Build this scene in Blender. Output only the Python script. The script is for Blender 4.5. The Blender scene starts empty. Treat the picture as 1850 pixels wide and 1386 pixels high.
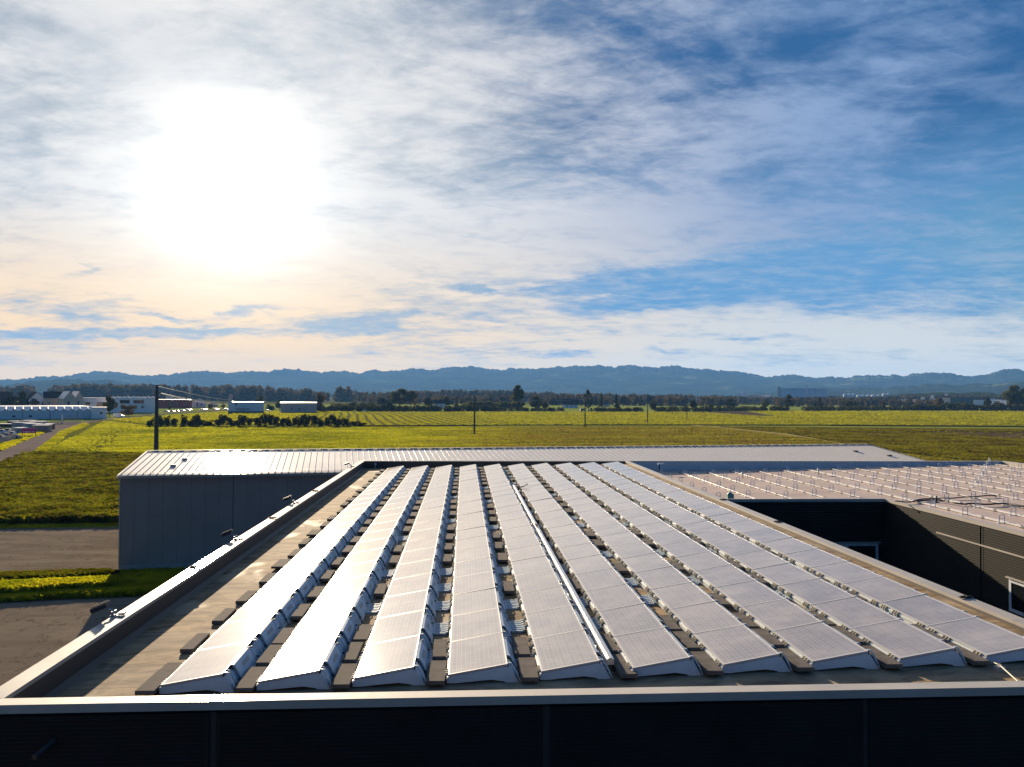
import bpy, bmesh, math, random
import numpy as np
from mathutils import Vector, Matrix
random.seed(11); RNG = np.random.default_rng(5)
R = math.radians; PI = math.pi
SC = bpy.context.scene
COL = SC.collection

# ------------------------------------------------------------------ camera
F = 1400.0; YAW = R(3.52); PITCH = math.atan(22.1/1400); ROLL = 0.006; CZ = 13.5
_fw = Vector((math.sin(YAW)*math.cos(PITCH), math.cos(YAW)*math.cos(PITCH), math.sin(PITCH)))
_rt = Vector((math.cos(YAW), -math.sin(YAW), 0)); _up = _rt.cross(_fw)
_r2 = _rt*math.cos(ROLL) + _up*math.sin(ROLL); _u2 = -_rt*math.sin(ROLL) + _up*math.cos(ROLL)
cd = bpy.data.cameras.new('camera'); cam = bpy.data.objects.new('camera', cd); COL.objects.link(cam)
cd.sensor_width = 36; cd.lens = F*36/1850; cd.clip_start = 0.1; cd.clip_end = 40000
m = Matrix((( _r2.x, _u2.x, -_fw.x, 0), (_r2.y, _u2.y, -_fw.y, 0), (_r2.z, _u2.z, -_fw.z, CZ), (0, 0, 0, 1)))
cam.matrix_world = m
SC.camera = cam
SUN_AZ, SUN_EL = -16.47, 14.44          # clockwise from +Y, degrees
SUN_DIR = Vector((math.sin(R(SUN_AZ))*math.cos(R(SUN_EL)), math.cos(R(SUN_AZ))*math.cos(R(SUN_EL)), math.sin(R(SUN_EL))))
SC.view_settings.view_transform = 'Standard'; SC.view_settings.look = 'None'
SC.view_settings.exposure = 1.35; SC.view_settings.gamma = 1.0

# ------------------------------------------------------------------ node expression helper
class X:
    def __init__(s, nt, v): s.nt = nt; s.v = v
    def _m(s, op, *a):
        n = s.nt.nodes.new('ShaderNodeMath'); n.operation = op
        for i, q in enumerate((s,)+a):
            q = q.v if isinstance(q, X) else q
            if isinstance(q, (int, float)): n.inputs[i].default_value = q
            else: s.nt.links.new(q, n.inputs[i])
        return X(s.nt, n.outputs[0])
    def __add__(s, o): return s._m('ADD', o)
    __radd__ = __add__
    def __sub__(s, o): return s._m('SUBTRACT', o)
    def __rsub__(s, o): return (s*-1)+o
    def __mul__(s, o): return s._m('MULTIPLY', o)
    __rmul__ = __mul__
    def __truediv__(s, o): return s._m('DIVIDE', o)
    def pw(s, o): return s._m('POWER', o)
    def mx(s, o): return s._m('MAXIMUM', o)
    def mn(s, o): return s._m('MINIMUM', o)
    def abs(s): return s._m('ABSOLUTE')
    def exp(s): return s._m('EXPONENT')
    def lt(s, o): return s._m('LESS_THAN', o)
    def gt(s, o): return s._m('GREATER_THAN', o)
    def mod(s, o): return s._m('FLOORED_MODULO', o)
    def sm(s, a, b, c=0.0, d=1.0):
        n = s.nt.nodes.new('ShaderNodeMapRange'); n.interpolation_type = 'SMOOTHSTEP'
        s.nt.links.new(s.v, n.inputs[0])
        for i, q in enumerate((a, b, c, d)): n.inputs[i+1].default_value = q
        return X(s.nt, n.outputs[0])
def comb(nt, x, y, z=0.0):
    n = nt.nodes.new('ShaderNodeCombineXYZ')
    for i, q in enumerate((x, y, z)):
        if isinstance(q, X): nt.links.new(q.v, n.inputs[i])
        else: n.inputs[i].default_value = q
    return n.outputs[0]
def sep(nt, s):
    n = nt.nodes.new('ShaderNodeSeparateXYZ'); nt.links.new(s, n.inputs[0])
    return [X(nt, o) for o in n.outputs]
def noise(nt, vec, scale=1.0, detail=4.0, rough=0.5, dist=0.0, col=False):
    n = nt.nodes.new('ShaderNodeTexNoise'); nt.links.new(vec, n.inputs['Vector'])
    n.inputs['Scale'].default_value = scale; n.inputs['Detail'].default_value = detail
    n.inputs['Roughness'].default_value = rough; n.inputs['Distortion'].default_value = dist
    return X(nt, n.outputs[0])
def rgb(nt, c):
    n = nt.nodes.new('ShaderNodeRGB'); n.outputs[0].default_value = (*c, 1); return n.outputs[0]
def mixc(nt, f, a, b, mode='MIX'):
    n = nt.nodes.new('ShaderNodeMix'); n.data_type = 'RGBA'; n.blend_type = mode; n.clamp_factor = True
    if isinstance(f, X): nt.links.new(f.v, n.inputs[0])
    else: n.inputs[0].default_value = f
    for k, q in ((6, a), (7, b)):
        if isinstance(q, tuple): n.inputs[k].default_value = (*q, 1)
        else: nt.links.new(q, n.inputs[k])
    return n.outputs[2]

# ------------------------------------------------------------------ world
W = bpy.data.worlds.new('World'); SC.world = W; W.use_nodes = True
nt = W.node_tree; nt.nodes.clear()
wo = nt.nodes.new('ShaderNodeOutputWorld'); bg = nt.nodes.new('ShaderNodeBackground'); nt.links.new(bg.outputs[0], wo.inputs[0])
STR = 0.05; bg.inputs[1].default_value = STR
sky = nt.nodes.new('ShaderNodeTexSky'); sky.sky_type = 'NISHITA'; sky.sun_disc = False
sky.sun_elevation = R(SUN_EL); sky.sun_rotation = R(SUN_AZ); sky.altitude = 400; sky.air_density = 1.0; sky.dust_density = 0.6; sky.ozone_density = 2.0
tc = nt.nodes.new('ShaderNodeTexCoord'); dvec = tc.outputs['Generated']
dx, dy, dz = sep(nt, dvec)
el = dz._m('ARCSINE')*57.2958
az = dx._m('ARCTAN2', dy)*57.2958 - 3.52
den = dz.mx(0.0) + 0.13
qx = dx/den; qy = dy/den
n1 = noise(nt, comb(nt, qx*0.55+3.1, qy*0.9+1.7), 1.0, 9, 0.62, 0.3)
n2 = noise(nt, comb(nt, qx*1.7+qy*0.5+7.0, qy*3.0-qx*1.0), 1.0, 10, 0.66, 0.45)
n3 = noise(nt, comb(nt, qx*6.5-qy*3.2, qy*10.0+qx*4.0+5.0), 1.0, 9, 0.66, 0.25)
w1 = noise(nt, comb(nt, az*0.16, el*0.5), 1.0, 5, 0.55, 0.5) - 0.5
w2 = noise(nt, comb(nt, az*0.16+9.0, el*0.5+4.0), 1.0, 5, 0.55, 0.5) - 0.5
azw = az + w1*7.0; elw = el + w2*3.0
w3 = noise(nt, comb(nt, az*0.5, el*2.0), 1.0, 6, 0.6, 0.3) - 0.5
w4 = noise(nt, comb(nt, az*0.5+5.0, el*2.0+2.0), 1.0, 6, 0.6, 0.3) - 0.5
azs = az + w3*5.0; els = el + w4*1.3
def blob(px, py, sx, sy, rot=0.0, warp=True):
    a0 = math.degrees(math.atan((px-925)/F)); d = math.hypot(F, px-925)
    e0 = math.degrees(math.atan((715-py)/d))
    A, E = (azw, elw) if sy > 45 else (azs, els)
    u = A - a0; v = E - e0; c, s = math.cos(R(rot)), math.sin(R(rot))
    uu = (u*c + v*s)/(sx/24.4); vv = (v*c - u*s)/(sy/24.4)
    return ((uu*uu+vv*vv)*-1.0).exp()
ca = az*(PI/180)
# sun-distance
sd = Vector(SUN_DIR)
dot = dx*sd.x + dy*sd.y + dz*sd.z
sang = dot.mn(1.0).mx(-1.0)._m('ARCCOSINE')*57.2958
cov = 0.62 - az.sm(0, 34, 0, 0.22) + az.sm(-6, -34, 0, 0.08)
dens = cov + (n1-0.5)*1.5 + (n2-0.5)*1.6 + (n3-0.5)*1.2
dens = dens + (sang.sm(22, 4, 0, 0.35))
dens = dens + el.sm(3.5, 0.5, 0, 0.45) + el.sm(6.5, 3.5, 0, 0.35)*az.sm(-5, 8) - sang.sm(45, 75, 0, 0.45)
for (px, py, sx, sy, rot, a) in [(1400, 492, 300, 28, 2, 0.8), (1600, 470, 300, 22, 2, 0.6), (1800, 170, 110, 50, 10, 0.55), (1500, 70, 260, 46, 0, 0.35), (620, 592, 85, 15, 3, 1.15),
                                 (690, 572, 75, 8, 6, 0.8), (440, 566, 42, 11, 14, 0.85), (170, 607, 210, 7, 2, 0.9), (300, 577, 50, 6, -8, 0.9), (130, 572, 70, 10, -5, 0.8), (360, 600, 120, 5, 2, 0.7), (862, 522, 32, 7, -8, 0.9), (160, 488, 22, 8, 20, .6),
                                 (185, 548, 60, 12, 10, .5), (1000, 30, 260, 40, -10, 0.30), (1090, 518, 140, 9, 2, 0.9), (1180, 548, 180, 10, 2, 0.7), (1020, 640, 70, 6, 0, .5), (1380, 606, 80, 6, 0, .5), (1190, 628, 40, 6, -10, .5),
                                 (60, 250, 30, 60, 0, .3), (560, 180, 130, 40, -25, .3), (360, 30, 120, 40, -30, .25)]:
    dens = dens - blob(px, py, sx, sy, rot)*a
for (px, py, sx, sy, rot, a) in [(250, 70, 260, 90, -20, 0.25), (1150, 400, 260, 70, 5, 0.3), (1250, 250, 260, 60, 8, 0.15), (900, 560, 260, 20, 0, .2), (1560, 590, 330, 30, 0, 0.3), (1650, 230, 180, 40, -8, .12)]:
    dens = dens + blob(px, py, sx, sy, rot)*a
dens = dens - sang.sm(62, 95, 0, 0.6)
mask = dens.sm(0.0, 1.0)
wisp = (n3*0.6 + n2*0.4).sm(0.40, 0.66, 0.0, 0.42) * sang.sm(70, 50)
mask = mask.mx(wisp)
K = 1/(STR*2**1.35)
def kc(c): return tuple(q*K for q in c)
clear = mixc(nt, 1.0, sky.outputs[0], (0.49, 0.60, 0.76), 'MULTIPLY')
clear = mixc(nt, 1.0, clear, mixc(nt, sang.sm(30, 6), mixc(nt, el.sm(9.5, 20), kc((0.11, 0.32, 0.60)), kc((0.018, 0.11, 0.30))), kc((0.40, 0.47, 0.52))), 'DARKEN')
ccol = mixc(nt, az.sm(-22, 26), kc((0.54, 0.51, 0.56)), kc((0.25, 0.37, 0.60)))
ccol = mixc(nt, sang.sm(42, 9), ccol, kc((0.82, 0.81, 0.80)))
ccol = mixc(nt, (n2*0.7+n3*0.3).sm(0.62, 0.36), ccol, mixc(nt, 1.0, ccol, (0.83, 0.86, 0.91), 'MULTIPLY'))
hcol = mixc(nt, az.sm(-20, 24), kc((1.22, 0.80, 0.34)), kc((0.84, 0.82, 0.74)))
ccol = mixc(nt, el.sm(14.0, 1.5), ccol, hcol)
clear = mixc(nt, sang.sm(60, 100), clear, kc((0.055, 0.18, 0.43)))  # unseen sky behind the camera, set to an even blue to fill the shade
skyc = mixc(nt, mask, clear, ccol)
gm = n1*0.9 + n2*0.5 + 0.3
g1 = (((sang*sang)*(-1/(2.6**2))).exp()*4.5 + ((sang*sang)*(-1/(5.6**2))).exp()*0.50*gm + ((sang)*(-1/11.0)).exp()*0.17*gm + blob(400, 400, 170, 120, 0)*0.20*gm)
glow = mixc(nt, 1.0, comb(nt, g1*K, g1*K, g1*K), (1.0, 0.95, 0.84), 'MULTIPLY')
skyc = mixc(nt, 1.0, skyc, glow, 'ADD')
dim = sang.sm(90, 140, 1.0, 0.8)  # unseen sky opposite the sun lowered to weaken that fill
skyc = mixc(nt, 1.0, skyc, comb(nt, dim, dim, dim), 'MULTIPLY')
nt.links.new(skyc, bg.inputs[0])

sl = bpy.data.lights.new('sun', 'SUN'); sl.energy = 4.8; sl.angle = R(0.6); sl.color = (1.0, 0.80, 0.56)
so = bpy.data.objects.new('sun', sl); COL.objects.link(so); so.rotation_euler = SUN_DIR.to_track_quat('Z', 'Y').to_euler()

# ------------------------------------------------------------------ tools
def ray(x, y): return _fw + _r2*((x-925)/F) - _u2*((y-693)/F)
def atz(x, y, z=0.0):
    d = ray(x, y); t = (z-CZ)/d.z; return Vector((0, 0, CZ)) + d*t
def atY(x, y, Y):
    d = ray(x, y); return Vector((0, 0, CZ)) + d*(Y/d.y)
def G(x, y):
    p = atz(x, y, 0); return (p.x, p.y)
def away(px, dist):
    """ground point at a compass bearing and range"""
    a = math.atan((px-925)/F) + YAW
    d = dist/math.cos(a-YAW)
    return (math.sin(a)*d, math.cos(a)*d)
def tag(o, label=None, cat=None, group=None, kind=None):
    if label: o['label'] = label
    if cat: o['category'] = cat
    if group: o['group'] = group
    if kind: o['kind'] = kind
    return o
def empty(name, loc=(0, 0, 0), rz=0.0, **k):
    o = bpy.data.objects.new(name, None); COL.objects.link(o); o.location = loc; o.rotation_euler = (0, 0, rz)
    o.empty_display_size = 0.2
    return tag(o, **k)
def link(name, me, parent=None, **k):
    o = bpy.data.objects.new(name, me); COL.objects.link(o)
    if parent: o.parent = parent
    return tag(o, **k)
def copy_tree(o, parent=None, deep=0):
    c = o.copy(); COL.objects.link(c); c.parent = parent
    for ch in list(o.children): copy_tree(ch, c, deep+1)
    return c
class MB:
    def __init__(s): s.v = []; s.f = []; s.mi = []
    def face(s, pts, mi=0):
        b = len(s.v); s.v += [tuple(p) for p in pts]; s.f.append(tuple(range(b, b+len(pts)))); s.mi.append(mi)
    def box(s, x0, x1, y0, y1, z0, z1, mi=0, M=None):
        b = len(s.v)
        P = [(x, y, z) for z in (z0, z1) for y in (y0, y1) for x in (x0, x1)]
        if M is not None: P = [tuple(M @ Vector(p)) for p in P]
        s.v += P
        for q in ((0, 2, 3, 1), (4, 5, 7, 6), (0, 1, 5, 4), (2, 6, 7, 3), (0, 4, 6, 2), (1, 3, 7, 5)):
            s.f.append(tuple(b+i for i in q)); s.mi.append(mi)
        return s
    def extrude_y(s, prof, y0, y1, mi=0, caps=True, M=None):
        """prof: closed list of (x,z), clockwise seen from -Y"""
        n = len(prof); b = len(s.v)
        P = [(x, y0, z) for x, z in prof] + [(x, y1, z) for x, z in prof]
        if M is not None: P = [tuple(M @ Vector(p)) for p in P]
        s.v += P
        for i in range(n):
            j = (i+1) % n; s.f.append((b+i, b+i+n, b+j+n, b+j)); s.mi.append(mi)
        if caps:
            s.f.append(tuple(b+i for i in range(n))); s.mi.append(mi)
            s.f.append(tuple(b+n+i for i in reversed(range(n)))); s.mi.append(mi)
        return s
    def strip_y(s, prof, y0, y1, mi=0):
        n = len(prof); b = len(s.v)
        s.v += [(x, y0, z) for x, z in prof] + [(x, y1, z) for x, z in prof]
        for i in range(n-1):
            s.f.append((b+i, b+i+n, b+i+1+n, b+i+1)); s.mi.append(mi)
        return s
    def tube(s, pts, r, n=8, mi=0, cap=True):
        pts = [Vector(p) for p in pts]; rs = r if isinstance(r, (list, tuple)) else [r]*len(pts)
        b = len(s.v)
        for i, p in enumerate(pts):
            t = (pts[min(i+1, len(pts)-1)] - pts[max(i-1, 0)]).normalized()
            a = Vector((0, 0, 1)) if abs(t.z) < .9 else Vector((1, 0, 0))
            u = t.cross(a).normalized(); w = t.cross(u)
            for k in range(n):
                th = 2*PI*k/n; s.v.append(tuple(p + (u*math.cos(th)+w*math.sin(th))*rs[i]))
        for i in range(len(pts)-1):
            for k in range(n):
                k2 = (k+1) % n; s.f.append((b+i*n+k, b+i*n+k2, b+(i+1)*n+k2, b+(i+1)*n+k)); s.mi.append(mi)
        if cap:
            s.f.append(tuple(b+k for k in reversed(range(n)))); s.mi.append(mi)
            s.f.append(tuple(b+(len(pts)-1)*n+k for k in range(n))); s.mi.append(mi)
        return s
    def mesh(s, name, mats, smooth=False, bevel=0):
        me = bpy.data.meshes.new(name); me.from_pydata(s.v, [], s.f)
        for q in (mats if isinstance(mats, (list, tuple)) else [mats]): me.materials.append(q)
        me.polygons.foreach_set('material_index', s.mi)
        bm = bmesh.new(); bm.from_mesh(me)
        bmesh.ops.recalc_face_normals(bm, faces=bm.faces) if not smooth or True else None
        if bevel:
            bmesh.ops.bevel(bm, geom=list(bm.edges), offset=bevel, segments=2, affect='EDGES', profile=0.6)
        bm.to_mesh(me); bm.free()
        if smooth: me.polygons.foreach_set('use_smooth', [True]*len(me.polygons))
        me.update(); return me
    def build(s, name, mats, parent=None, smooth=False, bevel=0, **k):
        return link(name, s.mesh(name, mats, smooth, bevel), parent, **k)
def fastmesh(name, V, n, mats, mi=None):
    """V: (faces*n,3) array of separate n-gons"""
    nf = len(V)//n; me = bpy.data.meshes.new(name)
    me.vertices.add(len(V)); me.vertices.foreach_set('co', V.astype(np.float32).ravel())
    me.loops.add(len(V)); me.loops.foreach_set('vertex_index', np.arange(len(V), dtype=np.int32))
    me.polygons.add(nf); me.polygons.foreach_set('loop_start', np.arange(nf, dtype=np.int32)*n)
    for q in (mats if isinstance(mats, (list, tuple)) else [mats]): me.materials.append(q)
    if mi is not None: me.polygons.foreach_set('material_index', mi.astype(np.int32))
    me.update(calc_edges=True); return me

# ------------------------------------------------------------------ materials
def newmat(name):
    M = bpy.data.materials.new(name); M.use_nodes = True; t = M.node_tree
    b = t.nodes['Principled BSDF']; return M, t, b
def objco(t): return t.nodes.new('ShaderNodeTexCoord').outputs['Object']
def geopos(t): return t.nodes.new('ShaderNodeNewGeometry').outputs['Position']
def rnd(t): return X(t, t.nodes.new('ShaderNodeObjectInfo').outputs['Random'])
def bump(t, b, h, strength=0.3, dist=0.02):
    n = t.nodes.new('ShaderNodeBump'); n.inputs['Strength'].default_value = strength; n.inputs['Distance'].default_value = dist
    t.links.new(h.v, n.inputs['Height']); t.links.new(n.outputs[0], b.inputs['Normal'])
def simple(name, c, rough=0.6, metal=0.0, var=0.15, scale=3.0, rvar=0.1, spec=0.5, bmp=0.0, world=False, coat=0.0, crough=0.15):
    M, t, b = newmat(name); P = geopos(t) if world else objco(t)
    n = noise(t, P, scale, 6, 0.6); n2_ = noise(t, P, scale*9, 3, 0.6)
    k = (n*0.7+n2_*0.3).sm(0.3, 0.7)
    col = mixc(t, k, tuple(q*(1-var) for q in c), tuple(min(1, q*(1+var)) for q in c))
    t.links.new(col, b.inputs['Base Color'])
    t.links.new((k*rvar + (rough-rvar/2)).v, b.inputs['Roughness'])
    b.inputs['Metallic'].default_value = metal; b.inputs['Specular IOR Level'].default_value = spec
    b.inputs['Coat Weight'].default_value = coat; b.inputs['Coat Roughness'].default_value = crough
    if bmp: bump(t, b, n2_, bmp, 0.01)
    return M
MT = {}
MT['white_plastic'] = simple('white_plastic', (0.44, 0.52, 0.58), 0.5, var=0.10, scale=2.0)
MT['label_grey'] = simple('label_grey', (0.30, 0.30, 0.31), 0.55, var=0.3, scale=30)
MT['dark'] = simple('dark_rubber', (0.015, 0.015, 0.017), 0.7)
MT['frame'] = simple('aluminium_frame', (0.42, 0.42, 0.42), 0.45, metal=0.3, var=0.04)
MT['alu'] = simple('aluminium', (0.83, 0.82, 0.80), 0.3, metal=0.9, var=0.05)
MT['clamp'] = simple('clamp_steel', (0.40, 0.37, 0.29), 0.6, metal=0.0, var=0.2, spec=0.3)
MT['arch'] = simple('arch_metal', (0.50, 0.56, 0.64), 0.5, metal=0.0, spec=0.4)
MT['rail'] = simple('rail_aluminium', (0.60, 0.57, 0.54), 0.6, metal=0.0, spec=0.3, coat=0.6, crough=0.12)
MT['slab'] = simple('concrete_slab', (0.13, 0.115, 0.10), 0.9, spec=0.03, var=0.3, scale=5, bmp=0.5)
MT['coping'] = simple('coping_sheet', (0.34, 0.315, 0.28), 0.7, metal=0.0, var=0.10, scale=0.7, rvar=0.12, spec=0.2, coat=0.4, crough=0.18)
MT['clad'] = simple('dark_cladding', (0.012, 0.011, 0.011), 0.6, metal=0.0, var=0.3, scale=1.2, spec=0.2)
MT['clad_lit'] = simple('sunlit_cladding', (0.026, 0.026, 0.023), 0.7, var=0.12, scale=0.5, spec=0.08)  # same dark cladding, colour lightened to paint in the sunlight on this wall
MT['hallwall'] = simple('hall_panel_grey', (0.30, 0.235, 0.20), 0.7, metal=0.0, var=0.08, scale=0.4, spec=0.1)
MT['hallroof'] = simple('hall_roof_sheet', (0.60, 0.56, 0.51), 0.8, metal=0.0, var=0.05, scale=0.3, rvar=0.06, spec=0.2, coat=0.5, crough=0.13)
MT['joint'] = simple('joint_dark', (0.03, 0.03, 0.035), 0.6)
MT['plinth'] = simple('concrete_plinth', (0.30, 0.28, 0.25), 0.85, var=0.15)
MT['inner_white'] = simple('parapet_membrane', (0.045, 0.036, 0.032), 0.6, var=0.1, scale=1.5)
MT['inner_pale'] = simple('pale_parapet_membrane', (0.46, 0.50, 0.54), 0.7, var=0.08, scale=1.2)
MT['winframe'] = simple('window_frame_white', (0.55, 0.60, 0.64), 0.4)
MT['glass'] = simple('window_glass', (0.01, 0.012, 0.014), 0.05, spec=0.5)
MT['cable'] = simple('black_cable', (0.015, 0.013, 0.012), 0.5)
MT['wood'] = simple('pole_wood', (0.075, 0.06, 0.05), 0.85, var=0.25, scale=8)
MT['steel'] = simple('galvanised_steel', (0.35, 0.36, 0.37), 0.4, metal=0.7)
MT['bark'] = simple('bark', (0.07, 0.052, 0.038), 0.9, var=0.3, scale=4)
MT['white_wall'] = simple('white_render', (0.78, 0.73, 0.74), 0.8, var=0.06, scale=0.3, spec=0.2)
MT['blue_wall'] = simple('pale_blue_panel', (0.52, 0.58, 0.64), 0.7, var=0.06, scale=0.3)
MT['beige_wall'] = simple('beige_render', (0.56, 0.42, 0.33), 0.8, var=0.08, scale=0.3)
MT['lilac_wall'] = simple('weathered_panel', (0.52, 0.38, 0.35), 0.8, var=0.15, scale=0.5)
MT['red_wall'] = simple('red_panel', (0.33, 0.045, 0.035), 0.7, var=0.1, scale=0.3)
MT['brown_roof'] = simple('brown_tile', (0.085, 0.040, 0.032), 0.95, var=0.2, scale=1.0, spec=0.05)
MT['dark_roof'] = simple('dark_tile', (0.040, 0.028, 0.032), 0.95, var=0.2, scale=1.0, spec=0.05)
MT['pale_roof'] = simple('pale_sheet_roof', (0.55, 0.50, 0.44), 0.35, metal=0.3, var=0.06)
MT['foil'] = simple('white_foil_roof', (0.72, 0.70, 0.68), 0.4, var=0.05)
MT['magenta'] = simple('magenta_board', (0.62, 0.01, 0.16), 0.5, var=0.04)
MT['car_silver'] = simple('car_silver', (0.45, 0.46, 0.48), 0.25, metal=0.6, var=0.02)
MT['car_white'] = simple('car_white', (0.70, 0.70, 0.70), 0.3, var=0.02)
MT['car_blue'] = simple('car_blue', (0.06, 0.09, 0.25), 0.3, metal=0.3, var=0.02)
MT['car_dark'] = simple('car_dark', (0.03, 0.03, 0.035), 0.3, metal=0.3, var=0.02)
MT['car_red'] = simple('car_red', (0.30, 0.02, 0.02), 0.35, var=0.02)
MT['tyre'] = simple('tyre', (0.02, 0.02, 0.02), 0.8)
MT['tractor_green'] = simple('tractor_green', (0.30, 0.36, 0.08), 0.45)
MT['concrete'] = simple('silo_concrete', (0.75, 0.75, 0.76), 0.8, var=0.07, scale=0.05, spec=0.1)
MT['teal'] = simple('teal_plastic', (0.02, 0.16, 0.18), 0.5)
MT['fence'] = simple('fence_grey', (0.30, 0.28, 0.27), 0.8, var=0.2, scale=2)

# solar glass with cells and busbars
def mat_cells():
    M, t, b = newmat('solar_cells'); P = objco(t); x, y, z = sep(t, P); r = rnd(t)
    def line(c, per, off, w):
        q = ((c-off)/per).mod(1.0); d = (q-0.5).abs()
        return d.gt(0.5-w/per/2)
    gx = line(x, 0.156, 0.017, 0.006); gy = line(y, 0.160, 0.03, 0.006)
    bb = line(x, 0.078, 0.017+0.039, 0.0038)
    edge = (x.lt(0.032) + x.gt(0.938) + y.lt(0.045) + y.gt(1.64)).mn(1.0)
    n = noise(t, P, 6.0, 5, 0.6); cell = noise(t, comb(t, (x/0.156)._m('FLOOR'), (y/0.16)._m('FLOOR'), r*50.0), 7.3, 0, 0.5)
    c = mixc(t, cell.sm(0.3, 0.7), (0.026, 0.032, 0.080), (0.050, 0.058, 0.115))
    c = mixc(t, r, c, mixc(t, 0.5, c, (0.10, 0.09, 0.11)))
    c = mixc(t, bb*0.9, c, (0.60, 0.60, 0.60))
    c = mixc(t, gx.mx(gy)*0.55, c, (0.36, 0.36, 0.38)); c = mixc(t, edge, c, (0.45, 0.45, 0.46))
    dust_glare = noise(t, geopos(t), 1.3, 7, 0.65).sm(0.35, 0.75, 0.26, 0.50) + r*0.10  # patchy dust, thickened so its pale colour stands in for reflected sky glare
    c = mixc(t, dust_glare, c, (0.58, 0.52, 0.44))
    t.links.new(c, b.inputs['Base Color'])
    t.links.new((n*0.05 + 0.80 + r*0.04).v, b.inputs['Roughness'])
    b.inputs['IOR'].default_value = 1.5; b.inputs['Specular IOR Level'].default_value = 0.22
    b.inputs['Coat Weight'].default_value = 0.95; b.inputs['Coat Roughness'].default_value = 0.10; b.inputs['Coat IOR'].default_value = 1.9
    return M
MT['cells'] = mat_cells()

# main roof membrane: grey brown bitumen sheets
def mat_roof():
    M, t, b = newmat('roof_bitumen'); P = geopos(t); x, y, z = sep(t, P)
    w = noise(t, P, 0.9, 5, 0.6)
    seam = (((y + w*0.12)/1.02).mod(1.0) - 0.5).abs().gt(0.487)
    sheet = noise(t, comb(t, x*0.05, (y/1.02)._m('FLOOR')*3.7), 1.0, 0)
    st = noise(t, comb(t, x*0.9, y*2.2), 1.0, 9, 0.70, 0.8); fine = noise(t, P, 22.0, 4, 0.7)
    c = mixc(t, st.sm(0.32, 0.68), (0.11, 0.072, 0.040), (0.42, 0.30, 0.17))
    c = mixc(t, sheet.sm(0.3, 0.7)*0.35, c, (0.22, 0.20, 0.17))
    c = mixc(t, fine.sm(0.3, 0.8)*0.3, c, (0.12, 0.10, 0.08))
    c = mixc(t, seam*0.6, c, (0.10, 0.08, 0.06))
    pud = noise(t, comb(t, x*0.9+4, y*0.45), 1.0, 4, 0.5, 0.4).sm(0.55, 0.68)
    c = mixc(t, pud*0.5, c, (0.40, 0.34, 0.25))
    t.links.new(c, b.inputs['Base Color']); t.links.new((0.85-pud*0.15).v, b.inputs['Roughness'])
    b.inputs['Specular IOR Level'].default_value = 0.06
    bump(t, b, fine*0.4 + seam*0.8 + w*1.5, 0.5, 0.012); return M
MT['roof'] = mat_roof()
def mat_wing():
    M, t, b = newmat('wing_membrane'); P = geopos(t); x, y, z = sep(t, P)
    st = noise(t, comb(t, x*0.35, y*0.5), 1.0, 7, 0.6, 0.5); fine = noise(t, P, 14.0, 4, 0.6)
    seam = ((y/2.0).mod(1.0) - 0.5).abs().gt(0.492)
    c = mixc(t, st.sm(0.3, 0.7), (0.42, 0.325, 0.265), (0.54, 0.43, 0.355))
    c = mixc(t, fine.sm(0.4, 0.8)*0.2, c, (0.30, 0.26, 0.24)); c = mixc(t, seam*0.4, c, (0.26, 0.23, 0.21))
    t.links.new(c, b.inputs['Base Color']); b.inputs['Roughness'].default_value = 0.5
    b.inputs['Specular IOR Level'].default_value = 0.12
    bump(t, b, st*2.0+fine*0.2, 0.35, 0.02); return M
MT['wing'] = mat_wing()
def mat_asphalt(name, c, rough=0.85):
    M, t, b = newmat(name); P = geopos(t); x, y, z = sep(t, P)
    n = noise(t, comb(t, x*0.12, y*0.5), 1.0, 8, 0.65, 0.6); f = noise(t, P, 6.0, 5, 0.7)
    col = mixc(t, n.sm(0.3, 0.7), tuple(q*0.78 for q in c), tuple(q*1.2 for q in c))
    col = mixc(t, f.sm(0.4, 0.75)*0.3, col, tuple(q*0.6 for q in c))
    pa = noise(t, comb(t, x*0.09+7, y*0.13), 1.0, 3, 0.5, 0.2).sm(0.52, 0.56); cr = (noise(t, P, 0.35, 6, 0.6, 0.5)-0.5).abs().lt(0.006)
    col = mixc(t, pa*0.35, col, tuple(q*0.72 for q in c)); col = mixc(t, cr*0.7, col, tuple(q*0.35 for q in c))
    t.links.new(col, b.inputs['Base Color']); b.inputs['Roughness'].default_value = rough; b.inputs['Specular IOR Level'].default_value = 0.0
    bump(t, b, f, 0.4, 0.02); return M
MT['asphalt'] = mat_asphalt('asphalt_lot', (0.175, 0.145, 0.11))
MT['road'] = mat_asphalt('asphalt_road', (0.20, 0.165, 0.14))
def mat_soil(name, a, bcol, sx=0.05, sy=0.3):
    M, t, b = newmat(name); P = geopos(t); x, y, z = sep(t, P)
    n = noise(t, comb(t, x*sx, y*sy), 1.0, 8, 0.62, 0.4); f = noise(t, P, 1.5, 5, 0.7)
    col = mixc(t, (n*0.7+f*0.3).sm(0.35, 0.65), a, bcol)
    t.links.new(col, b.inputs['Base Color']); b.inputs['Roughness'].default_value = 0.95
    b.inputs['Specular IOR Level'].default_value = 0.0
    bump(t, b, f, 0.8, 0.3); return M
MT['ground'] = mat_soil('ground_grass', (0.07, 0.075, 0.02), (0.14, 0.13, 0.035), 0.01, 0.02)
MT['f_yellow'] = mat_soil('field_mustard', (0.20, 0.19, 0.015), (0.34, 0.31, 0.02))
MT['f_olive'] = mat_soil('field_olive', (0.10, 0.095, 0.03), (0.15, 0.14, 0.04))
MT['f_rough'] = mat_soil('field_rough', (0.05, 0.05, 0.015), (0.12, 0.10, 0.03), 0.15, 0.4)
MT['f_green'] = mat_soil('field_green', (0.16, 0.20, 0.04), (0.24, 0.27, 0.06))
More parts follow.
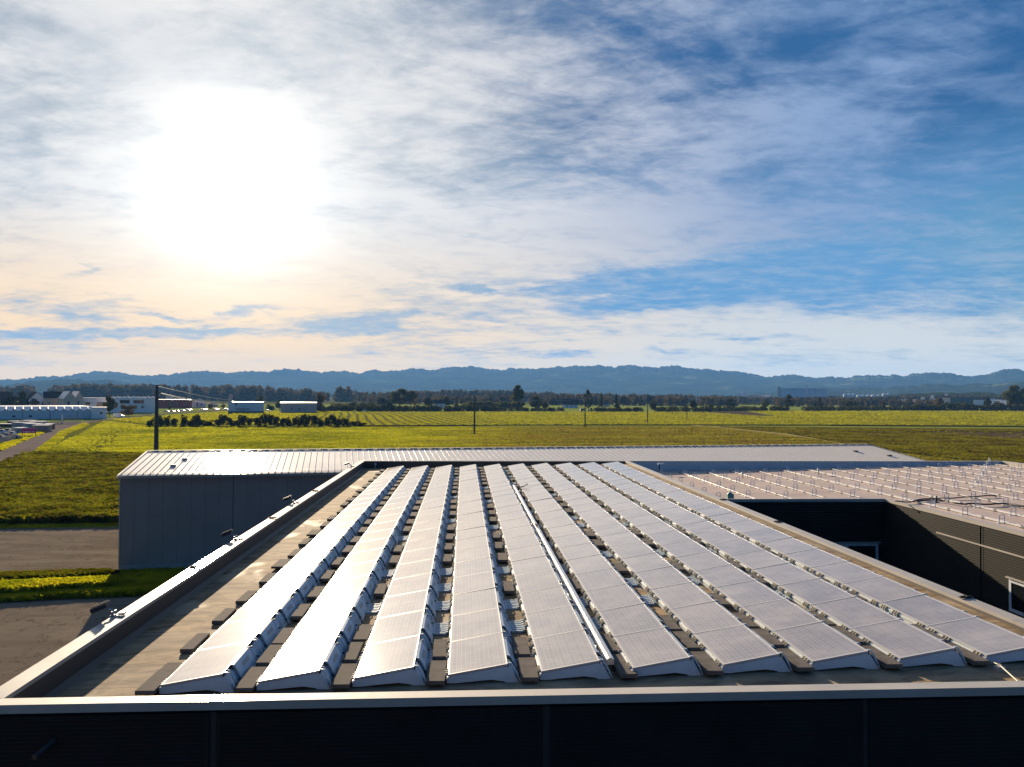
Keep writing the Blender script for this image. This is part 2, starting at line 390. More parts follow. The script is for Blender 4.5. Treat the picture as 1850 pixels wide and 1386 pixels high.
MT['f_plow'] = mat_soil('field_ploughed', (0.07, 0.05, 0.035), (0.12, 0.09, 0.065))
MT['f_path'] = mat_soil('field_track', (0.24, 0.20, 0.07), (0.34, 0.28, 0.10))
MT['f_dark'] = mat_soil('ditch', (0.02, 0.02, 0.008), (0.04, 0.035, 0.012))

def mat_leaf(name, cols, trans=0.5, scale=0.25, s2=3.0, sx=1.0, sy=1.0):
    """foliage: diffuse + translucent, colour varied by position"""
    M = bpy.data.materials.new(name); M.use_nodes = True; t = M.node_tree; t.nodes.clear()
    o = t.nodes.new('ShaderNodeOutputMaterial'); P = geopos(t); x, y, z = sep(t, P); v = comb(t, x*sx, y*sy, z)
    n = noise(t, v, scale, 6, 0.62); n_ = noise(t, v, s2, 2, 0.5)
    c = mixc(t, n.sm(0.36, 0.64), cols[0], cols[1]); c = mixc(t, n_.sm(0.5, 0.75), c, cols[2])
    d = t.nodes.new('ShaderNodeBsdfDiffuse'); tr = t.nodes.new('ShaderNodeBsdfTranslucent'); mx = t.nodes.new('ShaderNodeMixShader')
    t.links.new(c, d.inputs[0]); t.links.new(mixc(t, 1.0, c, (1.25, 1.15, 0.55), 'MULTIPLY'), tr.inputs[0])
    mx.inputs[0].default_value = trans; t.links.new(d.outputs[0], mx.inputs[1]); t.links.new(tr.outputs[0], mx.inputs[2])
    t.links.new(mx.outputs[0], o.inputs[0]); return M
MT['leaf_dark'] = mat_leaf('leaf_dark', [(0.030, 0.036, 0.010), (0.055, 0.060, 0.014), (0.075, 0.060, 0.014)], 0.3, 0.5)
MT['leaf_mid'] = mat_leaf('leaf_mid', [(0.050, 0.060, 0.014), (0.095, 0.10, 0.022), (0.13, 0.10, 0.022)], 0.35, 0.3)
MT['leaf_autumn'] = mat_leaf('leaf_autumn', [(0.10, 0.075, 0.022), (0.15, 0.10, 0.028), (0.11, 0.10, 0.03)], 0.35, 0.3)
MT['wood_far'] = mat_leaf('leaf_far_wood', [(0.055, 0.045, 0.022), (0.11, 0.085, 0.040), (0.10, 0.09, 0.03)], 0.3, 0.02, 0.12)
MT['crop_yellow'] = mat_leaf('crop_yellow', [(0.13, 0.165, 0.010), (0.28, 0.29, 0.024), (0.16, 0.14, 0.015)], 0.55, 0.09, 0.5, 0.35, 2.0)
MT['crop_olive'] = mat_leaf('crop_olive', [(0.085, 0.078, 0.018), (0.16, 0.135, 0.026), (0.13, 0.14, 0.015)], 0.5, 0.05, 0.3, 0.2, 2.0)
MT['crop_green'] = mat_leaf('crop_green', [(0.13, 0.155, 0.018), (0.21, 0.22, 0.03), (0.16, 0.14, 0.02)], 0.6, 0.04, 0.3, 0.5, 2.0)
MT['stubble'] = mat_leaf('stubble', [(0.055, 0.050, 0.016), (0.13, 0.135, 0.022), (0.15, 0.13, 0.03)], 0.45, 0.08, 0.6)
MT['weed'] = mat_leaf('weed', [(0.022, 0.030, 0.006), (0.13, 0.145, 0.013), (0.13, 0.085, 0.024)], 0.42, 0.30, 1.3)
MT['verge'] = mat_leaf('verge_grass', [(0.17, 0.21, 0.012), (0.36, 0.36, 0.018), (0.20, 0.17, 0.02)], 0.55, 0.3, 1.5)

def main_field(name, leaf):
    M = bpy.data.materials.new(name); M.use_nodes = True; t = M.node_tree; t.nodes.clear()
    o = t.nodes.new('ShaderNodeOutputMaterial'); P = geopos(t); x, y, z = sep(t, P)
    st = noise(t, comb(t, x*0.012+y*.003, y*0.11), 1.0, 5, 0.6, 0.2); fi = noise(t, comb(t, x*0.06, y*0.5), 1.0, 5, 0.6); bl = noise(t, comb(t, x*.03+3, y*.03), 1.0, 4, 0.6)
    k = (x + (st-0.5)*150.0 + (y-190.0)*-0.10).sm(-30, 22)
    yel = mixc(t, (fi*0.6+bl*0.4).sm(0.38, 0.62), (0.10, 0.125, 0.016), (0.31, 0.32, 0.024)); oli = mixc(t, (fi*0.5+st*0.5).sm(0.38, 0.62), (0.090, 0.080, 0.030), (0.18, 0.175, 0.036))
    oli = mixc(t, bl.sm(0.52, 0.68)*0.7, oli, (0.13, 0.09, 0.04)); c = mixc(t, k, yel, oli)
    tram = (((y*0.985 - x*0.16)/13.0).mod(1.0)-0.5).abs().lt(0.035); c = mixc(t, tram*0.55, c, (0.07, 0.055, 0.02))
    if not leaf: c = mixc(t, 0.5, c, (0.06, 0.05, 0.02))
    d = t.nodes.new('ShaderNodeBsdfDiffuse'); tr = t.nodes.new('ShaderNodeBsdfTranslucent'); mx = t.nodes.new('ShaderNodeMixShader')
    t.links.new(c, d.inputs[0]); t.links.new(mixc(t, 1.0, c, (1.2, 1.15, 0.55), 'MULTIPLY'), tr.inputs[0])
    mx.inputs[0].default_value = 0.55 if leaf else 0.0; t.links.new(d.outputs[0], mx.inputs[1]); t.links.new(tr.outputs[0], mx.inputs[2])
    t.links.new(mx.outputs[0], o.inputs[0]); return M
MT['crop_main'] = main_field('crop_main', True); MT['f_main'] = main_field('field_main', False)
def mat_hill():
    M, t, b = newmat('hill_forest'); P = geopos(t)
    n = noise(t, P, 0.004, 7, 0.6, 0.4); f = noise(t, P, 0.03, 6, 0.7); fd = noise(t, P, 0.0022, 3, 0.5)
    c = mixc(t, (f*0.6+n*0.4).sm(0.38, 0.62), (0.010, 0.018, 0.008), (0.060, 0.075, 0.028))
    x, y, z = sep(t, P)
    right = x.sm(900, 2200)
    c = mixc(t, (n.sm(0.60, 0.66)*(right*0.7+0.3)), c, (0.16, 0.19, 0.06))
    t.links.new(c, b.inputs['Base Color']); b.inputs['Roughness'].default_value = 1.0
    b.inputs['Specular IOR Level'].default_value = 0.0
    bump(t, b, f, 1.0, 40.0); return M
MT['hill'] = mat_hill()

# ------------------------------------------------------------------ ground, fields, roads
g = MB(); g.face([(-9000, -200, -0.25), (9000, -200, -0.25), (9000, 9900, -0.25), (-9000, 9900, -0.25)])
g.build('ground', MT['ground'], kind='structure')
_fz = [0]
def field(name, pts, mat, z, label=None):
    s = MB(); s.face([(*G(*p), z) if len(p) == 2 else (p[0], p[1], z) for p in pts]); return s.build(name, MT[mat], kind='structure')
# near base under everything on the left and below the fields
field('yard', [(-150, -20, 0), (60, -20, 0), (60, 78, 0), (330, 950), (-300, 957), (-150, 60, 0)], 'asphalt', -0.10)
field('crop_field', [(-15, 846), (40, 828), (110, 785), (158, 763.5), (195, 759), (420, 768), (720, 770), (1400, 771), (2300, 778), (2600, 830), (2300, 900), (600, 900), (230, 850)], 'f_main', -0.14)
field('weed_field', [(-300, 880), (-60, 862), (60, 822), (210, 824), (300, 828), (330, 860), (330, 944), (-300, 950)], 'f_rough', -0.10)
field('striped_field', [(590, 768), (520, 752), (640, 743.5), (830, 743.5), (930, 768)], 'f_olive', -0.07)
field('meadow', [(190, 758), (420, 742), (640, 743.5), (520, 752), (590, 768), (268, 767)], 'f_yellow', -0.05)
field('meadow', [(830, 743.5), (1270, 744), (1380, 752), (2300, 768), (2300, 772), (1400, 767), (930, 767.5)], 'f_green', -0.05)
field('mustard_strip', [(1350, 742), (2100, 742), (2300, 750), (2300, 764), (1850, 761), (1420, 754)], 'f_yellow', -0.02)
field('stubble_field', [(1240, 769.5), (2300, 778), (2500, 850), (1900, 850), (1560, 812), (1480, 793)], 'f_rough', -0.08)
field('ploughed_field', [(1660, 779), (2200, 784), (2500, 800), (1880, 797)], 'f_plow', -0.02)
field('ploughed_strip', [(1190, 744), (1350, 743.5), (1400, 752), (1270, 749)], 'f_plow', -0.01)
field('field_track', [(1240, 767), (1290, 770), (1420, 783), (1540, 803), (1490, 803), (1380, 785), (1270, 772)], 'f_path', -0.01)
field('ditch', [(590, 769.6), (920, 766.6), (1250, 767.0), (1500, 767.6), (1500, 768.6), (1250, 768.2), (920, 768.2), (590, 771.8)], 'f_dark', 0.0)
field('ditch', [(1270, 749.6), (1420, 754.2), (1850, 761.6), (2300, 766), (2300, 768), (1850, 763), (1420, 756.0), (1270, 750.6)], 'f_dark', 0.02)
field('ditch', [(1500, 767.4), (1850, 769.6), (2300, 774), (2300, 775.4), (1850, 771.4), (1500, 769.0)], 'f_dark', 0.03)
field('far_meadow', [(-900, 729), (2700, 731), (2700, 723.5), (900, 719.5), (-900, 714)], 'f_green', -0.18)
field('far_field', [(600, 737), (860, 736), (860, 733.4), (600, 733.6)], 'f_olive', -0.15)
field('verge', [(-300, 942), (330, 938), (330, 950), (-300, 958)], 'f_green', -0.05)
field('verge', [(-400, 1046), (330, 1030), (420, 1052), (330, 1073), (150, 1080), (-400, 1105)], 'f_rough', -0.05)
# road at the left and its branch
road_pts_l = [(-400, 860), (0, 812), (70, 787), (112, 772), (142, 764), (160, 760.6), (240, 751.5), (330, 744.2), (430, 739.6)]
road_pts_r = [(430, 740.4), (330, 745.6), (240, 753.0), (190, 759.0), (152, 765.5), (112, 780), (62, 818), (0, 850), (-400, 1010)]
field('road', road_pts_l + road_pts_r, 'road', 0.0)
field('car_park', [(-200, 800), (0, 785), (30, 770), (85, 764), (150, 760), (112, 772), (70, 787), (0, 812), (-200, 840)], 'road', -0.03)

# ------------------------------------------------------------------ main building
def rz(x): return 8.78 + 0.02*(x-0.72)
XL, XR, YN, YF = -6.85, 11.12, 11.3, 52.1
ZP = 9.14
main = empty('flat_roof_building', (0, 0, 0), label='dark ribbed-clad building carrying the rows of solar panels on its flat roof', cat='building')
s = MB(); a, b_, c_, d_ = XL+0.25, XR-0.22, YN+0.22, YF-0.25
s.face([(a, c_, rz(a)), (b_, c_, rz(b_)), (b_, d_, rz(b_)), (a, d_, rz(a))]); s.build('roof', MT['roof'], main)
def ribbed(s, p0, p1, z0, z1, nrm, per=0.06, dep=0.012, gaps=()):
    """horizontally ribbed cladding between plan points p0,p1 facing nrm"""
    p0 = Vector((*p0, 0)); p1 = Vector((*p1, 0)); n = Vector((*nrm, 0)); L = (p1-p0).length; u = (p1-p0)/L
    cuts = [0.0]
    for gx in gaps: cuts += [gx-0.05, gx+0.05]
    cuts.append(L)
    for k in range(0, len(cuts), 2):
        a0, a1 = p0+u*cuts[k], p0+u*cuts[k+1]; z = z1; prof = []
        while z > z0:
            prof += [(0.0, z), (0.0, z-per*0.5), (dep, z-per*0.62), (dep, z-per*0.88)]; z -= per
        b = len(s.v); m_ = len(prof)
        for (o, zz) in prof: s.v.append((*(a0+n*o).xy, zz))
        for (o, zz) in prof: s.v.append((*(a1+n*o).xy, zz))
        for i in range(m_-1): s.f.append((b+i, b+i+1, b+i+1+m_, b+i+m_)); s.mi.append(0)
    for gx in gaps:
        a0 = p0+u*(gx-0.05)-n*0.04; a1 = p0+u*(gx+0.05)-n*0.04
        s.face([(*a0.xy, z0), (*a1.xy, z0), (*a1.xy, z1), (*a0.xy, z1)], 1)
        for e, sg in ((gx-0.05, 1), (gx+0.05, -1)):
            c0 = p0+u*e; s.face([(*c0.xy, z0), (*(c0-n*0.04).xy, z0), (*(c0-n*0.04).xy, z1), (*c0.xy, z1)], 1)
            c1 = c0 - u*sg*0.07
            s.face([(*(c0+n*0.016).xy, z0), (*(c1+n*0.016).xy, z0), (*(c1+n*0.016).xy, z1), (*(c0+n*0.016).xy, z1)], 2)
CL = [MT['clad'], MT['joint'], MT['clad']]
s = MB(); ribbed(s, (XL+.02, YN+.03), (XR-.02, YN+.03), 0, 8.96, (0, -1), gaps=[3.29, 8.06, 12.87]); s.build('wall', CL, main)
s = MB(); ribbed(s, (XL+.03, YF), (XL+.03, YN+.03), 0, 8.96, (-1, 0), gaps=[8, 16, 24, 32]); s.build('wall', CL, main)
s = MB(); ribbed(s, (XR-.03, YN+.03), (XR-.03, 36.6), 0, 8.96, (1, 0), gaps=[8, 16]); s.build('wall', CL, main)
s = MB(); s.box(XL+.05, XR-.05, YF-.1, YF-.02, 0, 8.96); s.build('wall', MT['clad'], main)
# parapet copings: sloped sheet with drip edges, inner upstand faces
def coping(s, x0, x1, y0, y1, along, tilt):
    """sheet on top of the parapet; tilt lowers the inner edge"""
    if along == 'x':
        s.v += []; lo = ZP-tilt
        s.extrude_y([(0, 0)]*0 or [(0, 0), (1, 0)], 0, 0, caps=False) if False else None
        P = [(y0, ZP-0.125), (y0, ZP), (y1, lo), (y1, lo-0.07), (y1-0.004, lo-0.07), (y1-0.012, lo-0.012), (y0+0.012, ZP-0.012), (y0+0.012, ZP-0.125)]
        b = len(s.v); n = len(P)
        s.v += [(x0, y, z) for y, z in P] + [(x1, y, z) for y, z in P]
        for i in range(n):
            j = (i+1) % n; s.f.append((b+i, b+j, b+n+j, b+n+i)); s.mi.append(0)
    else:
        lo = ZP-tilt; sgn = 1 if x1 > x0 else -1
        P = [(x0, ZP-0.125), (x0, ZP), (x1, lo), (x1, lo-0.07), (x1-0.012*sgn, lo-0.07), (x1-0.012*sgn, lo-0.012), (x0+0.012*sgn, ZP-0.012), (x0+0.012*sgn, ZP-0.125)]
        s.extrude_y(P if sgn > 0 else P[::-1], y0, y1)
    return s
s = MB(); coping(s, XL, XR, YN, YN+0.30, 'x', 0.02); s.build('coping', MT['coping'], main)
for k in range(13):
    y0 = YN+0.305+k*3.12; y1 = min(y0+3.112, YF-0.005)
    s = MB(); coping(s, XL, XL+0.29, y0, y1, 'y', 0.02); s.build('coping', MT['coping'], main)
for k in range(13):
    y0 = YN+0.305+k*3.12; y1 = min(y0+3.112, YF-0.005)
    s = MB(); coping(s, XR, XR-0.26, y0, y1, 'y', 0.02); s.build('coping', MT['coping'], main)
s = MB(); s.box(XL+0.292, XR-0.262, YF-0.24, YF, ZP-0.03, ZP); s.build('coping', MT['coping'], main)
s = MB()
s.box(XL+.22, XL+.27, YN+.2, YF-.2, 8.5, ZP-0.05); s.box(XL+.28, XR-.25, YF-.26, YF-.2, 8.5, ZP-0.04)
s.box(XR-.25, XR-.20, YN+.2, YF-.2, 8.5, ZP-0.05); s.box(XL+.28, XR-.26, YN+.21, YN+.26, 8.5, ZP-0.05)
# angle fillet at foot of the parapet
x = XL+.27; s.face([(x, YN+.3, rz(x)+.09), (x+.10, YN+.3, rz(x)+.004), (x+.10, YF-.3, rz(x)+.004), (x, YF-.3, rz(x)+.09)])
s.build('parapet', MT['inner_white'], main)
s = MB(); s.tube([(-5.72, YN+.03, 8.62), (-5.78, YN-.32, 8.56)], 0.035, 10); s.tube([(-5.78, YN-.32, 8.56), (-5.785, YN-.34, 8.557)], 0.042, 10)
s.build('overflow_pipe', MT['joint'], main)
# black and bright clips joining coping sheets
def clip(name, x, y, lab):
    s = MB(); s.box(-.15, .15, -.045, .045, 0.0, .018); s.tube([(-.13, 0, .03), (.13, 0, .03)], .012, 6); s.box(-.02, .02, -.06, .06, .018, .05)
    s.build(name, MT['dark'], label=lab, cat='clip', group='clips on the roof edge').location = (x, y, ZP+0.002)
for (px, py, lab) in [(350, 1025, 'black clip on the left roof edge, between the first and second floodlights from the front'), (573, 887, 'black clip on the left roof edge, between the third and last floodlights'),
                      (487, 936, 'black clip on the left roof edge, between the second and third floodlights')]:
    p = atz(px, py, ZP); clip('coping_clip', XL+.14, p.y, lab)
for (px, py, lab) in [(1742, 1080, 'black clip nearest the camera on the right roof edge'), (1405, 943, 'black clip on the right roof edge, beside the dark courtyard wall'), (1300, 903, 'black clip on the right roof edge, where the courtyard begins')]:
    p = atz(px, py, ZP); clip('coping_clip', XR-.13, p.y, lab)

# ------------------------------------------------------------------ wing with unfinished racking
WY, WX, WE = 36.6, 20.5, 37.4
def wz(x): return 8.40 + 0.021*(x-XR)
wing = empty('courtyard_wing', (0, 0, 0), label='L-shaped wing with pinkish roof and dark ribbed walls round the courtyard', cat='building')
s = MB()
s.face([(XR+.02, WY+.1, wz(XR)), (WX, WY+.1, wz(WX)), (WX, YF-.3, wz(WX)), (XR+.02, YF-.3, wz(XR))])
s.face([(WX, 4, wz(WX)), (WE, 4, wz(WE)), (WE, YF-.3, wz(WE)), (WX, YF-.3, wz(WX))])
s.build('roof', MT['wing'], wing)
zk = 8.60
s = MB(); ribbed(s, (XR, WY), (WX, WY), 0, zk-.1, (0, -1), per=.125, dep=.025); s.build('wall', CL, wing)
s = MB(); ribbed(s, (WX, WY), (WX, 4), 0, zk-.1, (-1, 0), per=.095, dep=.02, gaps=[WY-29.63]); s.build('wall', [MT['clad_lit'], MT['joint'], MT['clad_lit']], wing)
s = MB(); s.box(XR, WX-.06, WY-.03, WY+.13, zk-.14, zk); s.build('coping', MT['coping'], wing)
s = MB(); s.box(WX-.05, WX+.16, 4, WY+.13, zk-.14, zk); s.build('coping', MT['coping'], wing)
s = MB(); s.box(WX-.045, WX-.005, 4, 32.5, 7.66, 7.72); s.build('trim', MT['coping'], wing)
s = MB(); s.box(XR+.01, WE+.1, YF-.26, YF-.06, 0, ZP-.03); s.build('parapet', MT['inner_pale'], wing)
s = MB(); s.box(XR+.01, WE+.16, YF-.30, YF-.0, ZP-.03, ZP+.0); s.build('coping', MT['coping'], wing)
s = MB(); s.box(WE-.02, WE+.16, 4, YF-.31, 0, wz(WE)+.22); s.build('parapet', MT['coping'], wing)
# courtyard windows
def window(x0, x1, z0, z1, y, parent, mull=(), axis='y'):
    s = MB(); t = .12
    def bx(a, b, c, d, e=0.0):
        if axis == 'y': s.box(a, b, y-.05-e, y+.02, c, d)
        else: s.box(y-.05-e, y+.02, a, b, c, d)
    bx(x0, x0+t, z0, z1); bx(x1-t, x1, z0, z1); bx(x0+t, x1-t, z0, z0+t); bx(x0+t, x1-t, z1-t, z1)
    for q in mull: bx(q-.1, q+.1, z0+t, z1-t)
    w = s.build('window', MT['winframe'], parent)
    s = MB()
    if axis == 'y': s.box(x0+t, x1-t, y-.03, y-.02, z0+t, z1-t)
    else: s.box(y-.03, y-.02, x0+t, x1-t, z0+t, z1-t)
    s.build('pane', MT['glass'], w)
    s = MB()
    if axis == 'y': s.box(x0-.1, x1+.1, y-.12, y, z1+.02, z1+.07)
    else: s.box(y-.12, y, x0-.1, x1+.1, z1+.02, z1+.07)
    s.build('lintel', MT['coping'], w)
window(16.6, 20.1, 5.35, 6.45, WY, wing, mull=(18.5,))
window(24.9, 28.0, 5.55, 6.75, WX, wing, axis='x')
window(18.6, 21.7, 5.55, 6.75, WX, wing, axis='x')

# mounting rails with arched and short supports
def arch_mesh():
    s = MB(); pts = []
    for k in range(9):
        th = PI*k/8; pts.append((0, .085*math.cos(th), .27+.085*math.sin(th)))
    pts = [(0, .085, .0)] + pts + [(0, -.085, .0)]
    s.tube(pts, .015, 6); s.box(-.06, .06, -.16, .16, 0, .014); s.tube([(0, .08, .18), (0, -.08, .18)], .010, 6); s.box(-.11, -.06, -.15, -.05, 0, .06)
    return s.mesh('arch_support', [MT['arch']])
def foot_mesh():
    s = MB(); s.box(-.07, .07, -.07, .07, 0, .02); s.box(-.02, .02, -.05, .05, .02, .09); s.box(-.05, .05, -.035, .035, .06, .085); return s.mesh('foot_support', [MT['dark']])
ARCH, FOOT = arch_mesh(), foot_mesh()
ORD = ['first', 'second', 'third', 'fourth', 'fifth', 'sixth', 'seventh', 'eighth', 'ninth', 'tenth', 'eleventh', 'twelfth', 'thirteenth', 'fourteenth', 'fifteenth', 'sixteenth',
       'seventeenth', 'eighteenth', 'nineteenth', 'twentieth', 'twenty-first', 'twenty-second', 'twenty-third', 'twenty-fourth', 'twenty-fifth', 'twenty-sixth']
def rail_row(x, y0, y1, n, yoff, double=False):
    z = wz(x)
    e = empty('mounting_rail', (x, 0, z), label='bright aluminium mounting rail with arched supports, %s from the left on the pinkish roof' % ORD[n], cat='rail', group='empty mounting rails on the wing roof')
    s = MB(); s.box(-.028, .028, y0, y1, .035, .075)
    if double: s.box(.16, .21, y0+1.5, y1, .03, .07)
    s.build('rail', MT['rail'], e)
    k = 0; y = yoff
    while y > y0+.1:
        if y < y1:
            o = link('support', ARCH if k % 2 == 0 else FOOT, e); o.location = (0 if k % 2 == 0 else 0, y, .0)
            if k % 2 == 0: o.rotation_euler = (0, 0, R(78)); o.scale = (1.1, 1.1, 1.0)
        y -= 1.12; k += 1
n = 0
for i in range(15):
    x = XR+1.45+i*1.71
    if x > WE-.6: break
    y0 = WY+.35 if x < WX+.3 else max(6, 1.05*x)
    rail_row(x, y0, YF-.75, n, YF-.42 - (0.0 if i % 2 else 0.56), double=(i in (5, 6, 9))); n += 1
# a denser line of arches crossing the rails
for i in range(7):
    x = 27.2+i*1.6; y = 40.2+i*2.05
    s = link('arch_bracket', ARCH, label='aluminium arch bracket on the pinkish roof, %s of the diagonal line at the right' % ORD[i], cat='bracket', group='arch brackets in a diagonal line')
    s.location = (x+.15, y, wz(x)+.001)
# loose cables, vents
def cable(name, pts, r, lab, z=0.10):
    P = [atz(px, py, wz(22)+z) for px, py in pts]; Q = []
    for i in range(len(P)-1):
        p0, p1, p2, p3 = P[max(i-1, 0)], P[i], P[i+1], P[min(i+2, len(P)-1)]
        for k in range(6):
            t = k/6; v = 0.5*((2*p1)+(p2-p0)*t+(2*p0-5*p1+4*p2-p3)*t*t+(3*p1-p0-3*p2+p3)*t**3); v.z = wz(v.x)+z+.012*math.sin(i*5+k); Q.append(v)
    Q.append(P[-1])
    s = MB(); s.tube(Q, r, 6); return s.build(name, MT['cable'], smooth=True, label=lab, cat='cable')
cable('roof_cable', [(1617, 904), (1645, 905.5), (1668, 901), (1705, 901), (1745, 900), (1775, 898.5), (1800, 898)], .03, 'upper black cable snaking over the rails on the pinkish roof')
cable('roof_cable', [(1650, 905), (1680, 903), (1705, 905), (1730, 910), (1760, 911), (1790, 912.5), (1815, 911.5), (1850, 917), (1885, 919)], .04, 'lower thicker black cable leaving the picture at the right edge')
def vent(name, x, y, z0, h, r, lab, mat='white_plastic'):
    e = empty(name, (x, y, z0), label=lab, cat='roof vent')
    s = MB(); s.tube([(0, 0, 0), (0, 0, h)], .03, 8); s.build('stem', MT['steel'], e)
    s = MB(); s.tube([(0, 0, h), (0, 0, h+r*.5), (0, 0, h+r*1.1), (0, 0, h+r*1.5)], [r*.7, r, r*.75, r*.2], 10); s.build('cap', MT[mat], e, smooth=True)
for (px, py, lab) in [(1342, 855, 'small white round vent by the blue parapet, left of centre'), (1479, 852, 'small white round vent on a stem near the middle of the blue parapet')]:
    p = atz(px, py+4, 8.7); vent('roof_vent', p.x, min(p.y, YF-.6), wz(p.x), .25, .10, lab)
p = atz(678, 845, 8.7); vent('roof_vent', p.x, p.y, rz(p.x), .22, .09, 'small white round vent in the far left corner of the panel roof')
e = empty('roof_light', (atz(1185, 852, 8.5).x, 50.2, wz(13)), label='black post with white T-shaped head beside the right roof edge', cat='roof light')
s = MB(); s.tube([(0, 0, 0), (0, 0, .62)], .035, 8); s.build('post', MT['dark'], e)
s = MB(); s.box(-.1, .30, -.08, .08, .60, .70); s.build('head', MT['white_plastic'], e)
p = atz(1692, 908, 8.62); s = MB(); s.tube([(0, 0, 0), (0, 0, .30)], .035, 8); s.box(-.07, .07, -.07, .07, 0, .03)
s.build('cable_post', MT['dark'], label='short black post standing by the loose cables', cat='post').location = (p.x, p.y, wz(p.x))
p = atz(1319, 900, 8.5); s = MB(); s.box(-.16, .16, -.12, .12, 0, .26); s.tube([(0, 0, .26), (0, 0, .34)], [.15, .07], 10)
s.build('drain_box', MT['teal'], label='teal box at the near left corner of the pinkish roof', cat='box', bevel=.01).location = (p.x, max(p.y, WY+.4), wz(p.x))

# ------------------------------------------------------------------ solar panels
PW, PL, PITCHY = 0.97, 1.66, 1.687
ZL, ZR_ = 0.145, 0.31
tl = (ZR_-ZL)/PW
def zt(x): return ZL + tl*x
def sloped_box(s, x0, x1, y0, y1, top, bot, mi=0):
    s.extrude_y([(x0, zt(x0)+bot), (x0, zt(x0)+top), (x1, zt(x1)+top), (x1, zt(x1)+bot)], y0, y1, mi)
s = MB(); s.face([(.012, .012, zt(.012)-.002), (PW-.012, .012, zt(PW-.012)-.002), (PW-.012, PL-.012, zt(PW-.012)-.002), (.012, PL-.012, zt(.012)-.002)]); ME_G = s.mesh('cells', MT['cells'])
s = MB(); sloped_box(s, 0, .014, 0, PL, 0, -.035); sloped_box(s, PW-.014, PW, 0, PL, 0, -.035); sloped_box(s, .014, PW-.014, 0, .014, 0, -.035); sloped_box(s, .014, PW-.014, PL-.014, PL, 0, -.035); ME_F = s.mesh('frame', MT['frame'])
TUB = [(-.02, .0), (-.02, .10), (.0, zt(0)-.04), (PW-.01, zt(PW)-.045), (PW+.03, .245), (PW+.09, .165), (PW+.14, .08), (PW+.19, .0), (PW-.02, .0), (PW-.06, .022), (.72, .050), (.40, .025), (.12, .0)]
s = MB(); s.extrude_y(TUB, .004, PITCHY-.004); ME_T = s.mesh('tub', MT['white_plastic'])
def back(off): return [(PW+.005, .293+off*.6), (PW+.035+off*.6, .268+off), (PW+.075+off, .212+off*.6), (PW+.115+off, .142+off*.5), (PW+.150+off, .070+off*.3), (PW+.185+off, .004)]
def shell(y0, y1, off, s):
    o = back(off); i = back(off-.02); s.extrude_y(o + i[::-1], y0, y1)
s = MB(); shell(.50, 1.32, .028, s)
for (y, w, of) in ((.02, .045, .046), (.40, .045, .046), (.20, .03, .020), (.455, .02, .03), (1.36, .03, .03)): shell(y, y+w, of, s)
for y in (.10, .34, 1.45):
    for (x, z) in ((PW+.045, .272), (PW+.155, .105)): s.box(x, x+.03, y, y+.035, z-.02, z+.012, 1)
ME_B = s.mesh('back_cover', [MT['white_plastic'], MT['dark']])
s = MB(); o = back(.030); s.face([(o[2][0]-.012, .72, o[2][1]+.015), (o[3][0]-.012, .72, o[3][1]+.025), (o[3][0]-.012, 1.10, o[3][1]+.025), (o[2][0]-.012, 1.10, o[2][1]+.015)])
s.v = [(x+.004, y, z-.004) for x, y, z in s.v]
ME_LB = s.mesh('embossed_label', MT['label_grey'])
s = MB(); sloped_box(s, PW+.002, PW+.018, .0, PITCHY, -.03, -.06); ME_SL = s.mesh('cable_slot', MT['dark'])
s = MB()
for y in (.12, .98, 1.42):
    for dy in (0, .085, .17):
        s.box(-.035, .002, y+dy, y+dy+.028, zt(0)-.06, zt(0)-.012); s.box(-.060, -.03, y+dy+.004, y+dy+.022, .04, zt(0)-.04)
s.box(-.030, -.016, 0, PITCHY, .060, .078)
ME_C = s.mesh('clamp', MT['clamp'])
s = MB(); gx0, gx1 = PW+.19, 1.53-.055
for k in range(6): s.box(gx0, gx1, .95+k*.13, .95+k*.13+.04, .012, .045)
s.box(gx0, gx0+.05, .95, 1.645, .010, .035); s.box(gx0+.14, gx0+.17, .95, 1.645, .008, .035); s.box(gx1-.03, gx1, .95, 1.645, .010, .04)
for k in range(6):
    s.box(gx1-.05, gx1-.005, .945+k*.13, .945+k*.13+.05, .045, .07)
ME_GR = s.mesh('base_grate', MT['white_plastic'])
NROW, NP, Y0 = 10, 22, 12.80
proto = empty('solar_panel', label='x', cat='solar panel', group='solar panels in ten rows on the flat roof')
for nm, me in (('glass', ME_G), ('frame', ME_F), ('tub', ME_T), ('back_cover', ME_B), ('cable_slot', ME_SL), ('clamp', ME_C), ('base_grate', ME_GR)): link(nm, me, proto)
link('embossed_label', ME_LB, [c for c in proto.children if c.name.startswith('back_cover')][0])
NORD = lambda j: 'nearest' if j == 0 else ('farthest' if j == NP-1 else ORD[j])
first = True
for i in range(NROW):
    xr = 0.74 + (i-3)*1.53
    for j in range(NP):
        o = proto if first else copy_tree(proto); first = False
        kink = 0.010*random.uniform(-1, 1)
        o.location = (xr-PW, Y0+j*PITCHY, rz(xr)+.004)
        o.rotation_euler = (random.gauss(0, .0016), random.gauss(0, .003) + (0.012 if j > 11 else 0)*(1 if i > 6 else 0), random.gauss(0, .0012))
        side = 'left' if i < 5 else 'right'; q = ORD[i] if i < 5 else ORD[9-i]
        if j == 0: o['label'] = 'nearest solar panel of the %s row from the %s roof edge' % (q, side)
        elif j == NP-1: o['label'] = 'farthest solar panel of the %s row from the %s roof edge' % (q, side)
        else: o['label'] = '%s solar panel from the near end of the %s row from the %s' % (ORD[j], q, side)

